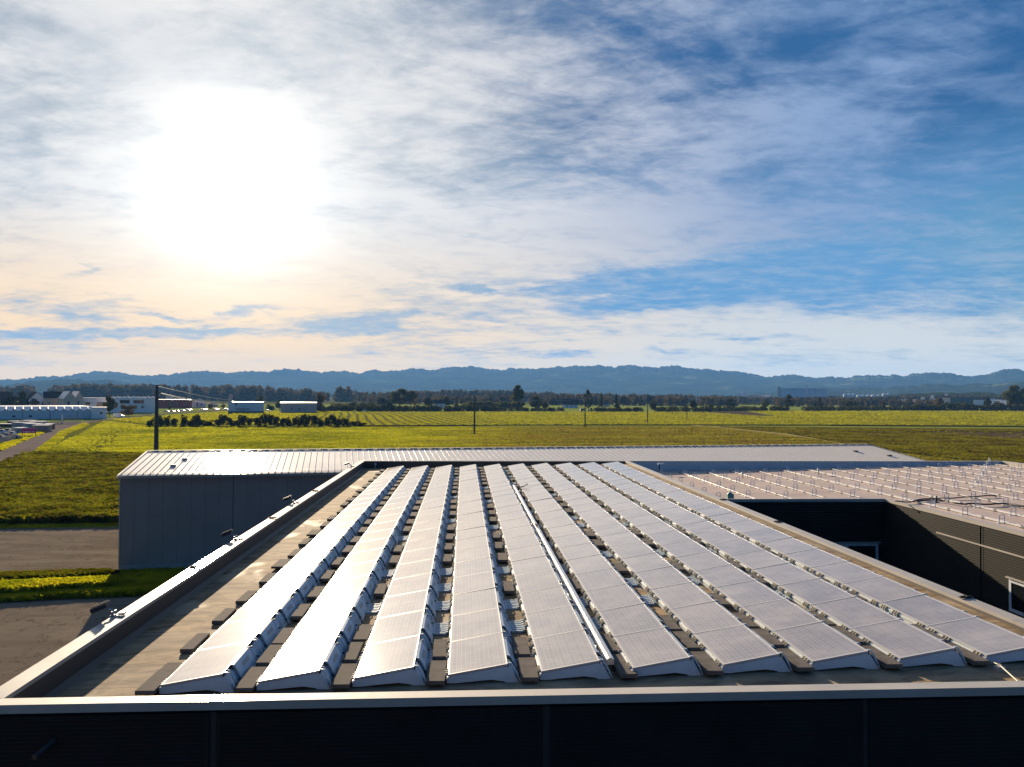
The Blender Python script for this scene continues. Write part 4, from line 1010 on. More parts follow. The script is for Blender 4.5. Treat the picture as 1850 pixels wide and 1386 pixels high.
# dark bush row in the field
xs = [270, 281, 292, 303, 314, 331, 343, 352, 363, 378, 392, 402, 415, 425, 437, 449, 462, 474, 486, 498, 510, 522, 534, 546, 555, 568, 581, 592, 603, 613, 624, 640, 652]
hs = [12, 17, 18, 17, 14, 19, 12, 19, 12, 10, 12, 19, 17, 10, 19, 14, 15, 20, 20, 17, 15, 15, 17, 21, 19, 19, 14, 17, 21, 13, 15, 8, 7]
for i, (x, h) in enumerate(zip(xs, hs)):
    w = 17 if h > 11 else 22
    lab = '%s bush from the left in the dark bush row crossing the yellow field' % (['first', 'second', 'third', 'fourth', 'fifth', 'sixth', 'seventh', 'eighth', 'ninth', 'tenth', 'eleventh', 'twelfth', 'thirteenth', 'fourteenth', 'fifteenth', 'sixteenth', 'seventeenth'][i]) if i < 17 \
        else '%s bush from the right in the dark bush row crossing the yellow field' % (['sixteenth', 'fifteenth', 'fourteenth', 'thirteenth', 'twelfth', 'eleventh', 'tenth', 'ninth', 'eighth', 'seventh', 'sixth', 'fifth', 'fourth', 'third', 'second', 'first'][i-17])
    tree(x, 770.5-(.3 if i % 2 else -.4), h*1.18, w, 'bush', 'leaf_dark', lab, 'bushes in the dark row across the field', cat='bush')
# hedges: each a continuous run
def hedge(name, p0, p1, top, depth, n, label, mat='leaf_dark', wob=.35):
    (x0, y0), (x1, y1) = G(*p0), G(*p1); D = (math.hypot(x0, y0)+math.hypot(x1, y1))/2; H = top*D/F; L = math.hypot(x1-x0, y1-y0); k = int(L/(H*.6))+3
    C = []; S = []
    for i in range(k):
        t = (i+.5)/k; q = H*RNG.uniform(1-wob, 1.0); C.append((x0+(x1-x0)*t+RNG.normal(0, 1), y0+(y1-y0)*t+RNG.uniform(0, depth), q*.45)); S.append((H*.55, depth*.4+1, q*.55))
    V = leaves(np.array(C), np.array(S), n, H*.11); V[:, 2] = np.maximum(V[:, 2], -.05)
    o = empty(name, (0, 0, 0), label=label, cat='hedge'); link('foliage', fastmesh('foliage', V, 4, MT[mat]), o); return o
hedge('hedge', (560, 743), (905, 743.2), 12, 10, 9000, 'long dark hedge in the distance left of the twin-crowned tree')
hedge('hedge', (600, 736), (690, 735.5), 9, 10, 2500, 'far hedge behind the shed, left of the large grouped trees', 'leaf_mid')
hedge('hedge', (905, 742.8), (1020, 742.5), 7, 10, 3500, 'low hedge under the farm trees left of the tractor')
hedge('hedge', (1076, 743.5), (1162, 743.5), 8, 10, 3500, 'clipped dark hedge right of the tractor')
hedge('hedge', (1185, 743.6), (1430, 742.6), 9, 12, 7000, 'dark hedge on the plain below the white factory')
hedge('hedge', (1455, 742.8), (1700, 741.5), 8.5, 10, 6500, 'near hedge below the grouped silos')
hedge('hedge', (1660, 741.8), (2100, 744), 12, 14, 7000, 'tall dark hedge running to the right edge of the picture')
hedge('hedge', (1330, 731.8), (1560, 732.4), 5.5, 10, 4500, 'far thin hedge in front of the silo buildings')
hedge('hedge', (1550, 732.6), (1760, 733.2), 6, 10, 4500, 'far thin hedge before the hillside village')
hedge('hedge', (1195, 733), (1320, 732.2), 5, 10, 2500, 'far hedge beside the smoke plume')
hedge('hedge', (840, 738), (940, 738), 14, 14, 4500, 'pale green hedge behind the second utility pole', 'leaf_mid')

# ------------------------------------------------------------------ utility poles and wires
def pole(px, py, top_py, lab, r=.15, arms=True, kind='wood'):
    x, y = G(px, py); D = x*_fw.x+y*_fw.y; h = (py-top_py)*D/F
    e = empty('utility_pole', (x, y, 0), R(-20), label=lab, cat='utility pole', group='utility poles across the fields')
    s = MB(); s.tube([(0, 0, -.2), (0, 0, h*.5), (0, 0, h)], [r*1.25, r, r*.75], 10); s.build('post', MT['wood'], e)
    if kind == 'big':
        for z in (h-2.2, h-1.9): s = MB(); s.tube([(-.9, 0, z), (.9, 0, z)], .06, 6); s.build('crossarm', MT['steel'], e)
        s = MB(); s.box(-.25, .25, -.2, .2, h-.12, h+.1); s.build('cap', MT['dark'], e)
        z0 = h-2.05
    else:
        s = MB(); s.tube([(-1.1, 0, h-.5), (1.1, 0, h-.5)], .07, 6); s.build('crossarm', MT['steel'], e); z0 = h-.5
        s = MB(); s.tube([(-.5, 0, h-1.2), (.5, 0, h-1.2)], .05, 6); s.build('crossarm', MT['steel'], e)
    for q in ((-.85, 0, .85) if kind != 'big' else (-.8, .8)):
        s = MB(); s.tube([(q, 0, z0), (q, 0, z0+.12), (q, 0, z0+.24), (q, 0, z0+.36)], [.05, .10, .05, .08], 8); s.build('insulator', MT['label_grey'], e)
    return e, h
# the near pole stands just beyond the hall
x0, y0 = away(282, 150)
P1 = pole(282, 822, 697, 'tall dark double pole rising behind the grey hall at the left', .42, kind='big')
P2 = pole(857, 785, 715, 'second utility pole from the left, in the olive field', .27)
P3 = pole(1057, 769.8, 721, 'third utility pole from the left, in front of the tractor', .25)
P4 = pole(1170, 764.5, 726, 'fourth utility pole from the left, near the dark bushy tree', .24)
P5 = pole(1241, 758, 729, 'last and smallest utility pole, on a dark earth patch', .22)
for (px, py, w) in ((857, 785, 3.2), (1057, 770, 2.5), (1170, 764.8, 3.0), (1241, 758.3, 6.0)):
    x, y = G(px, py); s = MB(); s.tube([(0, 0, -.1), (0, 0, .15), (0, 0, .3)], [w*.5, w*.35, w*.05], 12)
    s.build('soil_patch', MT['f_dark'], kind='structure').location = (x, y, -.05)
def wire(p, q, sag, r, lab):
    p = Vector(p); q = Vector(q); pts = [p.lerp(q, t/14)-Vector((0, 0, sag*4*(t/14)*(1-t/14))) for t in range(15)]
    s = MB(); s.tube(pts, r, 4); s.build('power_line', MT['steel'], label=lab, cat='wire', group='wires between the poles')
a_ = P1[0].location+Vector((0, 0, P1[1])); tx, ty = away(412, 520)
wire(a_+Vector((.8, 0, -1.7)), (tx, ty, 6.5), 1.0, .05, 'lower bundle of wires running from the double pole towards the dark-roofed houses')
wire(a_+Vector((.8, .3, -1.6)), (tx+1, ty, 7.0), .8, .04, 'second wire just above the lower bundle from the double pole')
wire(a_+Vector((.1, 0, -.1)), (tx+2, ty, 9.5), .6, .03, 'top wire leaving the head of the double pole to the right')
e2 = [P2, P3, P4, P5]
for k in range(3):
    a = e2[k][0].location+Vector((0, 0, e2[k][1])); b = e2[k+1][0].location+Vector((0, 0, e2[k+1][1]))
    wire(a, b, 1.2, .018, 'thin wire between the %s and %s utility poles' % (ORD[k+1], ORD[k+2] if k < 2 else 'last'))

# ------------------------------------------------------------------ background buildings
def bld(name, px0, px1, base, top, label, wall, roof, depth=12, kind='gable', ridge=None, rot=0.0, dist=None, wins=(), cat='house', rows=1, over=.3, along=True, group=None):
    """px0..px1 the front wall, base/top its foot and eave in the photograph; ridge: y of the ridge"""
    pm = (px0+px1)/2
    x, y = G(pm, base) if dist is None else away(pm, dist)
    D = x*_fw.x+y*_fw.y; k = D/F; w = (px1-px0)*k
    if dist is not None: zt_ = CZ + (hor(pm)-top)*k; zr = CZ+(hor(pm)-(ridge or top))*k
    else: zt_ = (base-top)*k; zr = (base-(ridge or top))*k
    e = empty(name, (x, y, 0), -math.atan2(x, y)+rot, label=label, cat=cat, group=group)
    s = MB(); h = w/2
    if kind == 'gable_front':
        s.face([(-h, 0, 0), (h, 0, 0), (h, 0, zt_), (0, 0, zr), (-h, 0, zt_)]); s.face([(-h, depth, 0), (h, depth, 0), (h, depth, zt_), (0, depth, zr), (-h, depth, zt_)])
        s.face([(-h, 0, 0), (-h, depth, 0), (-h, depth, zt_), (-h, 0, zt_)]); s.face([(h, 0, 0), (h, depth, 0), (h, depth, zt_), (h, 0, zt_)])
    elif kind == 'gable':
        s.face([(-h, 0, 0), (h, 0, 0), (h, 0, zt_), (-h, 0, zt_)]); s.face([(-h, depth, 0), (h, depth, 0), (h, depth, zt_), (-h, depth, zt_)])
        for q in (-h, h): s.face([(q, 0, 0), (q, depth, 0), (q, depth, zt_), (q, depth/2, zr), (q, 0, zt_)])
    else: s.box(-h, h, 0, depth, 0, zt_)
    s.build('wall', MT[wall], e)
    s = MB(); t = .25
    if kind == 'gable_front':
        sl = (zr-zt_)/h; o = over
        for q in (-1, 1):
            A = [(0, -o, zr), (q*(h+o), -o, zt_-o*sl), (q*(h+o), depth+o, zt_-o*sl), (0, depth+o, zr)]
            s.face(A); s.face([(a, b, c+t) for a, b, c in A]); s.face([A[0], A[1], (A[1][0], A[1][1], A[1][2]+t), (0, -o, zr+t)]); s.face([A[1], A[2], (A[2][0], A[2][1], A[2][2]+t), (A[1][0], A[1][1], A[1][2]+t)])
    elif kind == 'gable':
        sl = (zr-zt_)/(depth/2); o = over
        for (ya, za, yb, zb) in ((-o, zt_-o*sl, depth/2, zr), (depth+o, zt_-o*sl, depth/2, zr)):
            A = [(-h-o, ya, za), (h+o, ya, za), (h+o, yb, zb), (-h-o, yb, zb)]
            s.face(A); s.face([(a, b, c+t) for a, b, c in A]); s.face([A[0], A[1], (A[1][0], ya, za+t), (A[0][0], ya, za+t)])
            s.face([A[1], A[2], (A[2][0], yb, zb+t), (A[1][0], ya, za+t)]); s.face([A[0], A[3], (A[3][0], yb, zb+t), (A[0][0], ya, za+t)])
    else: s.box(-h-.1, h+.1, -.1, depth+.1, zt_, zt_+.35)
    s.build('roof', MT[roof], e)
    for (fx0, fx1, fz0, fz1) in wins:
        a, b, c, d = -h+w*fx0, -h+w*fx1, zt_*fz0, zt_*fz1
        s = MB(); s.box(a, b, -.06, .02, c, d); wn = s.build('window', MT['winframe'] if wall != 'white_wall' else MT['steel'], e)
        m_ = max(.05, min(.15, (b-a)*.08)); s = MB(); s.box(a+m_, b-m_, -.08, -.061, c+m_, d-m_); s.build('pane', MT['glass'], wn)
    return e, k, w, zt_
B = bld
B('farm_house', -30, 17, 742, 722, 'brown-roofed house with beige gable at the left edge', 'beige_wall', 'brown_roof', 14, 'gable', 708.5, wins=[(.75, .82, .3, .7), (.9, .96, .3, .7)])
B('house', 54, 80, 742, 722, 'gabled house with pale blue gable and dark roof behind the trees', 'blue_wall', 'dark_roof', 26, 'gable_front', 708.5, rot=R(8))
B('row_house', 82, 118, 741, 719, 'row house with dark left roof behind autumn trees', 'beige_wall', 'dark_roof', 14, 'gable', 708, wins=[(.2, .3, .4, .7), (.6, .7, .4, .7)], dist=560)
B('row_house', 117, 136, 741, 720, 'row house with bright pale roof, left of the two', 'beige_wall', 'pale_roof', 16, 'gable_front', 707.5, rot=R(14), wins=[(.3, .5, .3, .8)], dist=548)
B('row_house', 137, 150, 741, 719.5, 'row house with bright pale roof, right of the two', 'beige_wall', 'pale_roof', 16, 'gable_front', 707.5, rot=R(14), wins=[(.3, .5, .3, .8)], dist=552)
e, k, w, z = B('school_building', 205, 278, 748, 719, 'white flat-roofed building with two rows of dark windows, left of the double pole', 'white_wall', 'white_wall', 18, 'flat', dist=545, cat='building',
  wins=[(.0, .09, .62, .86), (.20, .42, .62, .86), (.50, .74, .62, .86), (.38, .58, .25, .50), (.68, .73, .30, .48)])
s = MB()
for q in range(9): s.box(-w/2+q*w/9+.4, -w/2+q*w/9+random.uniform(1.5, 2.8), 3, 6, z+.36, z+random.uniform(.7, 1.3))
s.build('roof_unit', MT['foil'], e)
B('school_wing', 146, 204, 742, 719.5, 'long white flat-roofed wing stretching left behind the round tree', 'white_wall', 'foil', 14, 'flat', dist=560, cat='building', wins=[(.18, .32, .3, .72), (.50, .80, .3, .72)])
B('red_building', 288, 345, 742, 722.5, 'low red flat-roofed building right of the double pole', 'red_wall', 'pale_roof', 16, 'flat', dist=740, cat='building', wins=[(.36, .58, .40, .62), (.75, .85, .4, .6)])
B('shed', 300, 312, 742, 716.5, 'small grey-blue roofed block rising behind the red building', 'blue_wall', 'dark_roof', 14, 'flat', dist=800, cat='building')
B('house', 349, 372, 739, 727, 'dark gambrel-roofed house with glass front', 'blue_wall', 'dark_roof', 16, 'gable_front', 720.5, dist=780, wins=[(.30, .40, .1, .95), (.60, .72, .3, .8)])
B('house', 376, 393, 739, 730, 'second dark-roofed house, right of the glass-fronted one', 'beige_wall', 'dark_roof', 14, 'gable_front', 725.5, dist=800, wins=[(.3, .45, .2, .7)])
e, k, w, z = B('office_building', 414, 475, 745.8, 727, 'pale blue-white office block with a slim tower at its left end', 'blue_wall', 'foil', 16, 'flat', cat='building', wins=[(.18, .26, .72, .90), (.20, .60, .30, .42), (.26, .45, .20, .27)])
s = MB(); s.box(-w/2, -w/2+w*.11, 1, 6, z+.36, z+6.2); s.build('tower', MT['lilac_wall'], e)
s = MB(); s.box(-w/2-.1, w/2+.1, -.15, -.02, 0, 1.0); s.build('plinth', MT['dark_roof'], e)
e, k, w, z = B('storage_shed', 508, 571, 745.5, 728.5, 'lilac-grey shed with bright roof edge in the meadow', 'lilac_wall', 'foil', 12, 'gable', 726.8, cat='shed', wins=[(.28, .32, .3, .55), (.50, .55, .2, .5), (.62, .68, .3, .45)])
B('farm_house', 783, 804, 737, 729, 'small white house with blue-grey roof between dark trees', 'white_wall', 'dark_roof', 10, 'gable', 722.5, wins=[(.2, .3, .4, .7), (.6, .7, .4, .7)])
B('farm_house', 1016, 1044, 737, 731, 'long white farmhouse with dark roof and solar modules', 'white_wall', 'dark_roof', 12, 'gable', 721.5, wins=[(.25, .33, .2, .8), (.55, .6, .3, .8), (.8, .85, .3, .8)])
B('shed', 1085, 1101, 735, 730.5, 'small grey shed right of the broad farm tree', 'beige_wall', 'dark_roof', 8, 'gable', 727, cat='shed')
# nursery with wavy vaulted roof
x, y = G(78, 757.2); D = x*_fw.x+y*_fw.y; k = D/F
e = empty('nursery_hall', (x, y, 0), -math.atan2(x, y)+R(1.5), label='long pale blue nursery hall with white scalloped roof', cat='hall')
w0, w1 = (-210)*k, (82)*k; zt_ = 15.0*k; bay = 12.75*k
s = MB(); n = int((w1-w0)/bay)+1; P = [(w1, 0, 0), (w0, 0, 0), (w0, 0, zt_)]; top = []
for q in range(n*8+1):
    u = q/8; xx = w0+u*bay
    if xx > w1-1: break
    top.append((xx, 0, zt_+ (1-abs(math.sin(PI*u))**.8)*1.35))
s.face(P+top+[(w1, 0, zt_)]); s.box(w0, w1, .1, 42, 0, zt_-.1); s.build('wall', MT['blue_wall'], e)
s = MB()
for i in range(len(top)-1):
    a, b = top[i], top[i+1]; s.face([(a[0], -.3, a[2]), (b[0], -.3, b[2]), (b[0], 5, 7.3*k*.0+zt_+2.2), (a[0], 5, zt_+2.2)]); 
s.face([(top[0][0], 5, zt_+2.2), (top[-1][0], 5, zt_+2.2), (top[-1][0]-3, 40, zt_+2.2), (top[0][0], 40, zt_+2.2)]); s.face([(top[-1][0], -.3, top[-1][2]), (w1, -.3, zt_), (w1-4, 12, zt_+.5), (top[-1][0], 5, zt_+2.2)])
s.build('roof', MT['foil'], e)
for q in (-160, -116, -74, -32, 10, 53):
    s = MB(); s.box(q*k, q*k+.35, -.15, -.01, 0, zt_); s.build('downpipe', MT['label_grey'], e)
for q in (-47, -22):
    s = MB(); s.box(q*k, q*k+1.4, -.08, -.01, zt_*.25, zt_*.45); s.build('window', MT['dark_roof'], e)
e, k, w, z = B('nursery_block', 167, 191, 756.6, 737, 'white cubic block with one small dark window at the end of the nursery', 'white_wall', 'foil', 12, 'flat', cat='building', wins=[(.55, .72, .42, .62)])
# silo complex and village
x, y = away(1452, 2150); k = 2150/F
e = empty('silo_building', (x, y, 0), -math.atan2(x, y), label='long concrete silo building with a taller tower on the horizon', cat='silo building')
s = MB(); b0 = CZ-4*k
s.box(-43*k, 40*k, 0, 25, -1, CZ+15*k); s.build('wall', MT['concrete'], e)
for q in range(22):
    s = MB(); xx = (-41+q*3.75)*k; s.tube([(xx, 0, -1), (xx, 0, CZ+14*k)], 1.55*k, 10); s.build('silo', MT['concrete'], e)
s = MB(); s.box(-43.5*k, 40.5*k, -3.6, 26, CZ+15*k, CZ+17.3*k); s.build('roof_gallery', MT['concrete'], e)
s = MB(); s.box(2*k, 7*k, -4, 16, CZ, CZ+22*k); s.build('tower', MT['white_wall'], e)
s = MB(); s.box(-44*k, -40*k, -4, 16, CZ, CZ+20*k); s.build('stair_tower', MT['beige_wall'], e)
for (c0, c1, tp, lab) in [(1524, 1545, 10.5, 'left pair of pale round silos on the plain'), (1548, 1572, 8.5, 'middle group of blue-grey round silos'), (1574, 1592, 9, 'right middle group of round silos'), (1594, 1609, 11.5, 'right pair of white-topped round silos')]:
    x, y = away((c0+c1)/2, 2000); k = 2000/F; e = empty('silo_group', (x, y, 0), -math.atan2(x, y), label=lab, cat='silos'); n = max(2, int((c1-c0)/7))
    for q in range(n):
        s = MB(); xx = (-(c1-c0)/2+(q+.5)*(c1-c0)/n)*k; r = (c1-c0)/n*k*.47; hh = CZ+tp*k-6
        s.tube([(xx, 0, -1), (xx, 0, hh), (xx, 0, hh+2.0)], [r, r, r*.1], 16); s.build('silo', MT['concrete'], e)
for (a, b, tp, d, wl, lab) in [(1331, 1340, 7, 2300, 'white_wall', 'white factory block left of the chimney-like block'), (1343, 1352, 11, 2300, 'white_wall', 'tallest white factory block left of the silo building'),
                            (1354, 1372, 4, 2300, 'beige_wall', 'low beige factory hall right of the tallest white block'), (1376, 1392, 4.5, 2250, 'white_wall', 'low white factory hall left of the silo building'),
                            (1257, 1264, 0, 1500, 'blue_wall', 'tiny blue-white house beside the smoke plume')]:
    B('factory_block', a, b, 0, hor(a)-tp, lab, wl, 'foil', 20, 'flat', dist=d, cat='factory')
i = 0
for (a, b, ev, rd, wl) in [(1610, 1624, 724, 720.5, 'beige_wall'), (1630, 1646, 724, 721, 'lilac_wall'), (1649, 1656, 721, 717, 'beige_wall'), (1680, 1694, 723.5, 720, 'blue_wall'), (1704, 1716, 718, 715, 'beige_wall'), (1707, 1712, 714, 712, 'white_wall'),
                       (1760, 1778, 722.5, 720, 'blue_wall'), (1786, 1798, 723, 720.5, 'white_wall'), (1800, 1810, 722, 719, 'white_wall'), (1812, 1818, 725, 723, 'white_wall'), (1664, 1670, 717, 715, 'white_wall'), (1682, 1687, 716, 714, 'white_wall')]:
    lab = '%s village house from the left at the foot of the right-hand hills' % ORD[i]; i += 1
    B('village_house', a, b, 0, ev, lab, wl, 'brown_roof' if i % 2 else 'pale_roof', 12, 'gable', rd, dist=1400+i*17, group='village houses under the right hills')
# ------------------------------------------------------------------ vehicles
def car_mesh_parts(e, body, L=4.3, Wd=1.75, Hh=1.45, van=False):
    hz = Hh*.58
    if van: prof = [(-L/2, .35), (-L/2, Hh*.97), (L*.18, Hh), (L*.33, Hh*.62), (L/2, Hh*.48), (L/2, .35)]
    else: prof = [(-L/2, .35), (-L/2, hz*.95), (-L*.40, hz), (-L*.26, Hh*.97), (L*.06, Hh), (L*.24, hz*1.05), (L*.46, hz*.85), (L/2, .55), (L/2, .35)]
    s = MB(); n = len(prof); b = 0
    for yy, sc in ((-Wd/2, 1.0), (-Wd*.42, 1.03), (Wd*.42, 1.03), (Wd/2, 1.0)):
        s.v += [(x*(1 if sc > 1 else .985), yy*(1.0 if z < hz*1.06 else .86), z if sc > 1 else min(z, z*.985)) for x, z in prof]
    for k in range(3):
        for i in range(n):
            j = (i+1) % n; s.f.append((k*n+i, k*n+j, (k+1)*n+j, (k+1)*n+i)); s.mi.append(0)
    s.f.append(tuple(range(n))); s.f.append(tuple(3*n+i for i in range(n))); s.mi += [0, 0]
    s.build('body', MT[body], e)
    s = MB(); w = Wd*.44
    if van: s.face([(L*.185, -w*.9, Hh*.96), (L*.185, w*.9, Hh*.96), (L*.335, w, Hh*.64), (L*.335, -w, Hh*.64)])
    else:
        for q in (-1, 1): s.face([(-L*.24, q*w*1.01, Hh*.92), (L*.06, q*w*1.01, Hh*.94), (L*.20, q*w*1.04, hz*1.1), (-L*.34, q*w*1.04, hz*1.1)])
        s.face([(L*.08, -w*.9, Hh*.985), (L*.08, w*.9, Hh*.985), (L*.24, w, hz*1.1), (L*.24, -w, hz*1.1)]); s.face([(-L*.265, -w*.9, Hh*.97), (-L*.265, w*.9, Hh*.97), (-L*.395, w, hz*1.04), (-L*.395, -w, hz*1.04)])
    s.v = [(x, y, z+.02) for x, y, z in s.v]; s.build('window', MT['glass'], e)
    for (x, y) in ((-L*.32, -1), (-L*.32, 1), (L*.32, -1), (L*.32, 1)):
        s = MB(); s.tube([(x, y*Wd*.50, .32), (x, y*Wd*.40, .32)], .32, 14); s.build('wheel', MT['tyre'], e)
def car(px, py, body, lab, rot=0.0, van=False, group='cars parked by the red building', L=4.3, Hh=1.45):
    x, y = G(px, py); e = empty('parked_van' if van else 'parked_car', (x, y, .0), rot, label=lab, cat='van' if van else 'car', group=group); car_mesh_parts(e, body, L=L, Hh=Hh, van=van); return e
for i, (px, py, c) in enumerate([(301, 744.6, 'car_silver'), (311, 744.2, 'car_dark'), (319, 743.8, 'car_blue'), (329, 743, 'car_silver'), (339, 742.2, 'car_blue'), (342, 741.4, 'car_white')]):
    car(px, py, c, '%s parked car from the left in the row by the red building' % ORD[i], R(12))
car(366, 741.2, 'car_white', 'white car in front of the glass-fronted house', R(5)); car(371, 741.0, 'car_dark', 'dark car next to the white one at the glass-fronted house', R(5))
car(388, 740.8, 'car_silver', 'silver car before the second dark-roofed house', R(3)); car(392, 740.4, 'car_white', 'white car just behind the silver one at the second dark-roofed house', R(3)); car(408, 740.6, 'car_white', 'white car left of the pale blue office', R(3))
car(214, 754.5, 'car_white', 'white van driving on the narrow road below the orange bush', R(12), True, None, L=5.2, Hh=2.3)
for i, (px, py, c, r) in enumerate([(2, 795, 'car_silver', 100), (13, 791, 'car_silver', 100), (22, 788, 'car_silver', 95), (30, 795, 'car_dark', 100), (-8, 803, 'car_dark', 100)]):
    car(px, py, c, ['silver car nearest the left edge in the lot', 'middle silver car in the lot at the left', 'right silver car in the lot at the left', 'dark car by the fence in the left lot', 'dark car cut by the left edge'][i], R(r), group='cars in the lot at the left edge')
for i, (px, py, c) in enumerate([(-14, 788, 'car_silver'), (4, 784, 'car_white'), (14, 782, 'car_silver'), (-4, 778, 'car_dark'), (10, 799, 'car_blue')]):
    car(px, py, c, ['silver car half cut by the left edge, second row of the lot', 'white car in the second row of the left lot', 'silver car at the right end of the second row in the left lot', 'dark car in the rear row of the left lot', 'blue car next to the fence in the left lot'][i], R(96+i*3), group='cars in the lot at the left edge')
car(1117, 743.2, 'car_red', 'small red car below the dark pointed tree', R(5), group=None); car(598-40, 741.5+3, 'car_white', 'white car by the lilac shed', R(5), group=None)
car(659, 743.3, 'car_white', 'white car before the dark hedge', R(5), group=None); car(485, 743.5, 'car_white', 'white car between pale blue office and shed', R(8), group=None); car(732, 742.6, 'car_silver', 'silver car at the hedge below the grouped trees', R(5), group=None)
# tractor with a sprayer / trailer
x, y = G(1066, 743.5); e = empty('tractor', (x, y, 0), R(8), label='pale green tractor working at the field edge below the broad farm tree', cat='tractor')
s = MB(); s.box(-2.2, .2, -.55, .55, .9, 1.9); s.build('bonnet', MT['tractor_green'], e)
s = MB(); s.box(.2, 1.9, -.75, .75, .9, 1.8); s.box(.35, 1.75, -.7, .7, 3.0, 3.15)
for q in ((.4, -.65), (.4, .65), (1.7, -.65), (1.7, .65)): s.box(q[0]-.05, q[0]+.05, q[1]-.05, q[1]+.05, 1.8, 3.0)
s.build('cab', MT['tractor_green'], e); s = MB(); s.box(.46, 1.64, -.6, .6, 1.82, 2.98); s.build('window', MT['glass'], e)
for (qx, qy, r) in ((1.3, -.95, .95), (1.3, .95, .95), (-1.5, -.85, .6), (-1.5, .85, .6)):
    s = MB(); s.tube([(qx, qy-.22, r), (qx, qy+.22, r)], r, 18); s.build('wheel', MT['tyre'], e)
x, y = G(1053, 743.5); e = empty('field_trailer', (x, y, 0), R(8), label='dark two-wheeled machine left of the tractor', cat='trailer')
s = MB(); s.extrude_y([(-2.6, 1.0), (-2.2, 2.3), (1.8, 2.5), (2.4, 1.2), (1.4, .8), (-1.8, .8)], -1.0, 1.0); s.build('body', MT['car_dark'], e)
for q in (-1.1, 1.1): s = MB(); s.tube([(-1.0, q-.2, .6), (-1.0, q+.2, .6)], .6, 16); s.build('wheel', MT['tyre'], e)
s = MB(); s.tube([(2.0, 0, 1.0), (3.9, 0, .9)], .08, 6); s.build('drawbar', MT['steel'], e)

# ------------------------------------------------------------------ left lot: banner, pallets, fence
x, y = G(52, 789); e = empty('banner', (x, y, 0), R(3), label='magenta banner with white lettering beside the road', cat='banner')
k = 235/F
s = MB(); s.box(-2.1, 2.1, -.04, .04, 1.05, 2.5); s.build('board', MT['magenta'], e)
s = MB(); xx = -1.65
for wd in (.35, 0, .25, .3, .22, .28, .3, .25, 0, .3, .26, .3, .2):
    if wd: s.box(xx, xx+wd*.72, -.055, -.041, 1.28, 1.62)
    xx += .27
s.build('lettering', MT['white_wall'], e)
for q in (-1.9, 1.9): s = MB(); s.box(q-.06, q+.06, .041, .14, 0, 2.5); s.build('post', MT['dark'], e)
def stack(px, py, w, h, d, n, lab, mat, topm='foil'):
    x, y = G(px, py); e = empty('pallet_stack', (x, y, 0), R(random.uniform(-4, 8)), label=lab, cat='stack', group='stacked goods in the left yard')
    s = MB()
    for q in range(n): s.box(-w/2, w/2, 0, d, q*h/n+.02, (q+1)*h/n-.05)
    s.build('crates', MT[mat], e)
    s = MB(); s.box(-w/2-.05, w/2+.05, -.05, d+.05, h, h+.15); s.build('cover', MT[topm], e)
for (px, py, w, h, n, lab, mt) in [(38, 774, 7, 2.1, 4, 'dark stacked goods with white cover, left in the yard', 'label_grey'), (56, 777, 6, 2.2, 4, 'stacked goods under pale green cover in the yard centre', 'label_grey'), (72, 781, 5, 2.3, 5, 'rightmost dark stack of goods beside the road', 'hallwall'),
                                  (64, 770, 6, 1.8, 4, 'rear stack of goods with white cover', 'label_grey'), (10, 772, 7, 1.2, 3, 'low dark stack at the left edge of the yard', 'dark_roof'), (30, 783, 3, 1.7, 4, 'small stack left of the magenta banner', 'label_grey'), (80, 776, 4, 1.9, 4, 'stack with white cover closest to the road fork', 'dark_roof'), (48, 767, 5, 1.6, 3, 'far stack under white foil below the nursery wall', 'label_grey'), (22, 768, 4, 1.5, 3, 'far low stack left of the white foil stack', 'brown_roof')]:
    stack(px, py, w, h, 4, n, lab, mt)
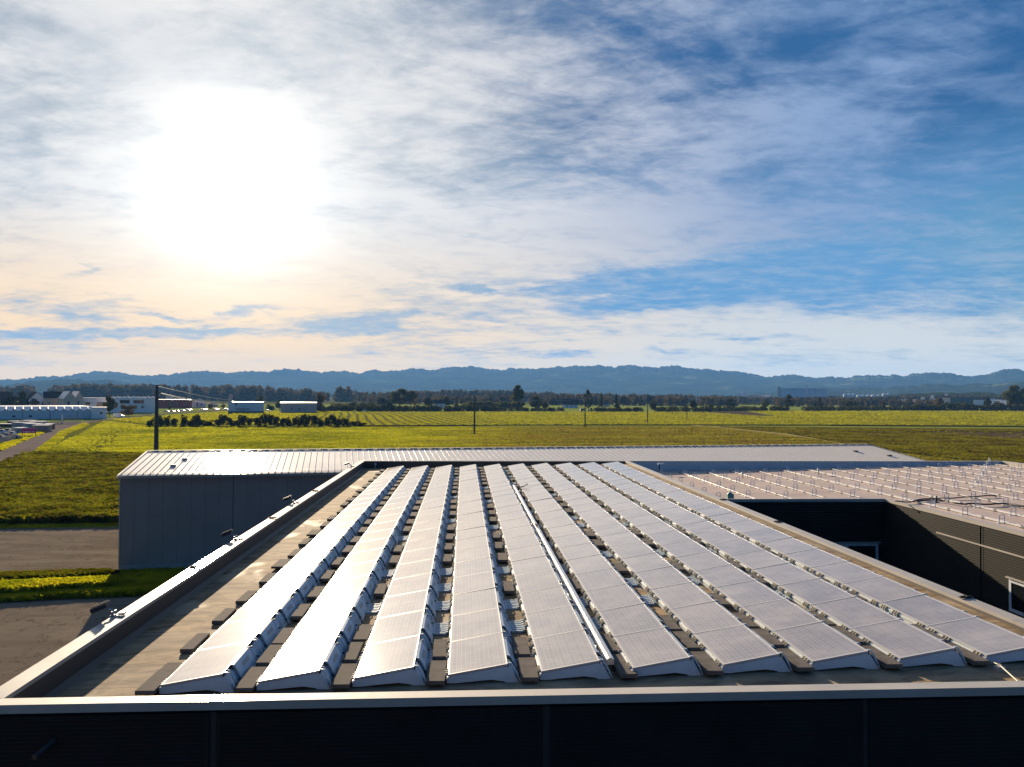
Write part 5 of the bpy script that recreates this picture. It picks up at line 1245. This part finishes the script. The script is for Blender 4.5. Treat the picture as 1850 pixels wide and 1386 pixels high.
def fence(p0, p1, h, lab, n=10):
    a = Vector((*G(*p0), 0)); b = Vector((*G(*p1), 0)); L = (b-a).length; e = empty('fence', a, math.atan2(b.y-a.y, b.x-a.x), label=lab, cat='fence')
    for q in range(n+1): s = MB(); s.box(q*L/n-.04, q*L/n+.04, -.04, .04, 0, h); s.build('post', MT['steel'], e)
    s = MB(); q = .1
    while q < L: s.box(q-.012, q+.012, -.012, .012, .1, h-.05); q += .22
    for z in (.12, h*.5, h-.06): s.box(0, L, -.015, .015, z, z+.03)
    s.build('mesh_panel', MT['fence'], e)
fence((-30, 812), (28, 796), 2.0, 'grey mesh fence in front of the cars at the left edge', 8)
fence((88, 768.5), (114, 766), 1.6, 'low grey fence panel left of the sliding gate', 6)
x, y = G(112, 765.5); e = empty('sliding_gate', (x, y, 0), R(50), label='pale gate panel with white post at the road fork', cat='gate')
s = MB(); s.box(-.2, .2, -.2, .2, 0, 4.0); s.build('post', MT['foil'], e)
s = MB()
for q in range(22): s.box(.4+q*.35, .46+q*.35, -.03, .03, .2, 3.4)
s.box(.3, 8.2, -.04, .04, .1, .2); s.box(.3, 8.2, -.04, .04, 3.4, 3.5); s.build('panel', MT['fence'], e)
# kerb stones along the near lot
for i, px in enumerate((-15, 8, 50, 90, 135, 180)):
    x, y = G(px, 1045.5-px*.045); s = MB(); s.box(-.75, .75, -.15, .15, 0, .14)
    s.build('wheel_stop', MT['plinth'], label='concrete wheel stop at the edge of the upper lot, %s from the left' % ORD[i], cat='wheel stop', group='wheel stops along the grass strip', bevel=.02).location = (x, y, -.1)

# ------------------------------------------------------------------ haze
s = MB(); s.box(-9600, 9600, -300, 10100, -40, 440)
M = bpy.data.materials.new('haze'); M.use_nodes = True; t = M.node_tree; t.nodes.clear()
o = t.nodes.new('ShaderNodeOutputMaterial'); v = t.nodes.new('ShaderNodeVolumePrincipled'); t.links.new(v.outputs[0], o.inputs['Volume'])
v.inputs['Color'].default_value = (0.18, 0.46, 1.0, 1); v.inputs['Density'].default_value = 0.00006; v.inputs['Anisotropy'].default_value = 0.15
hz_ = s.build('haze', M, kind='stuff')
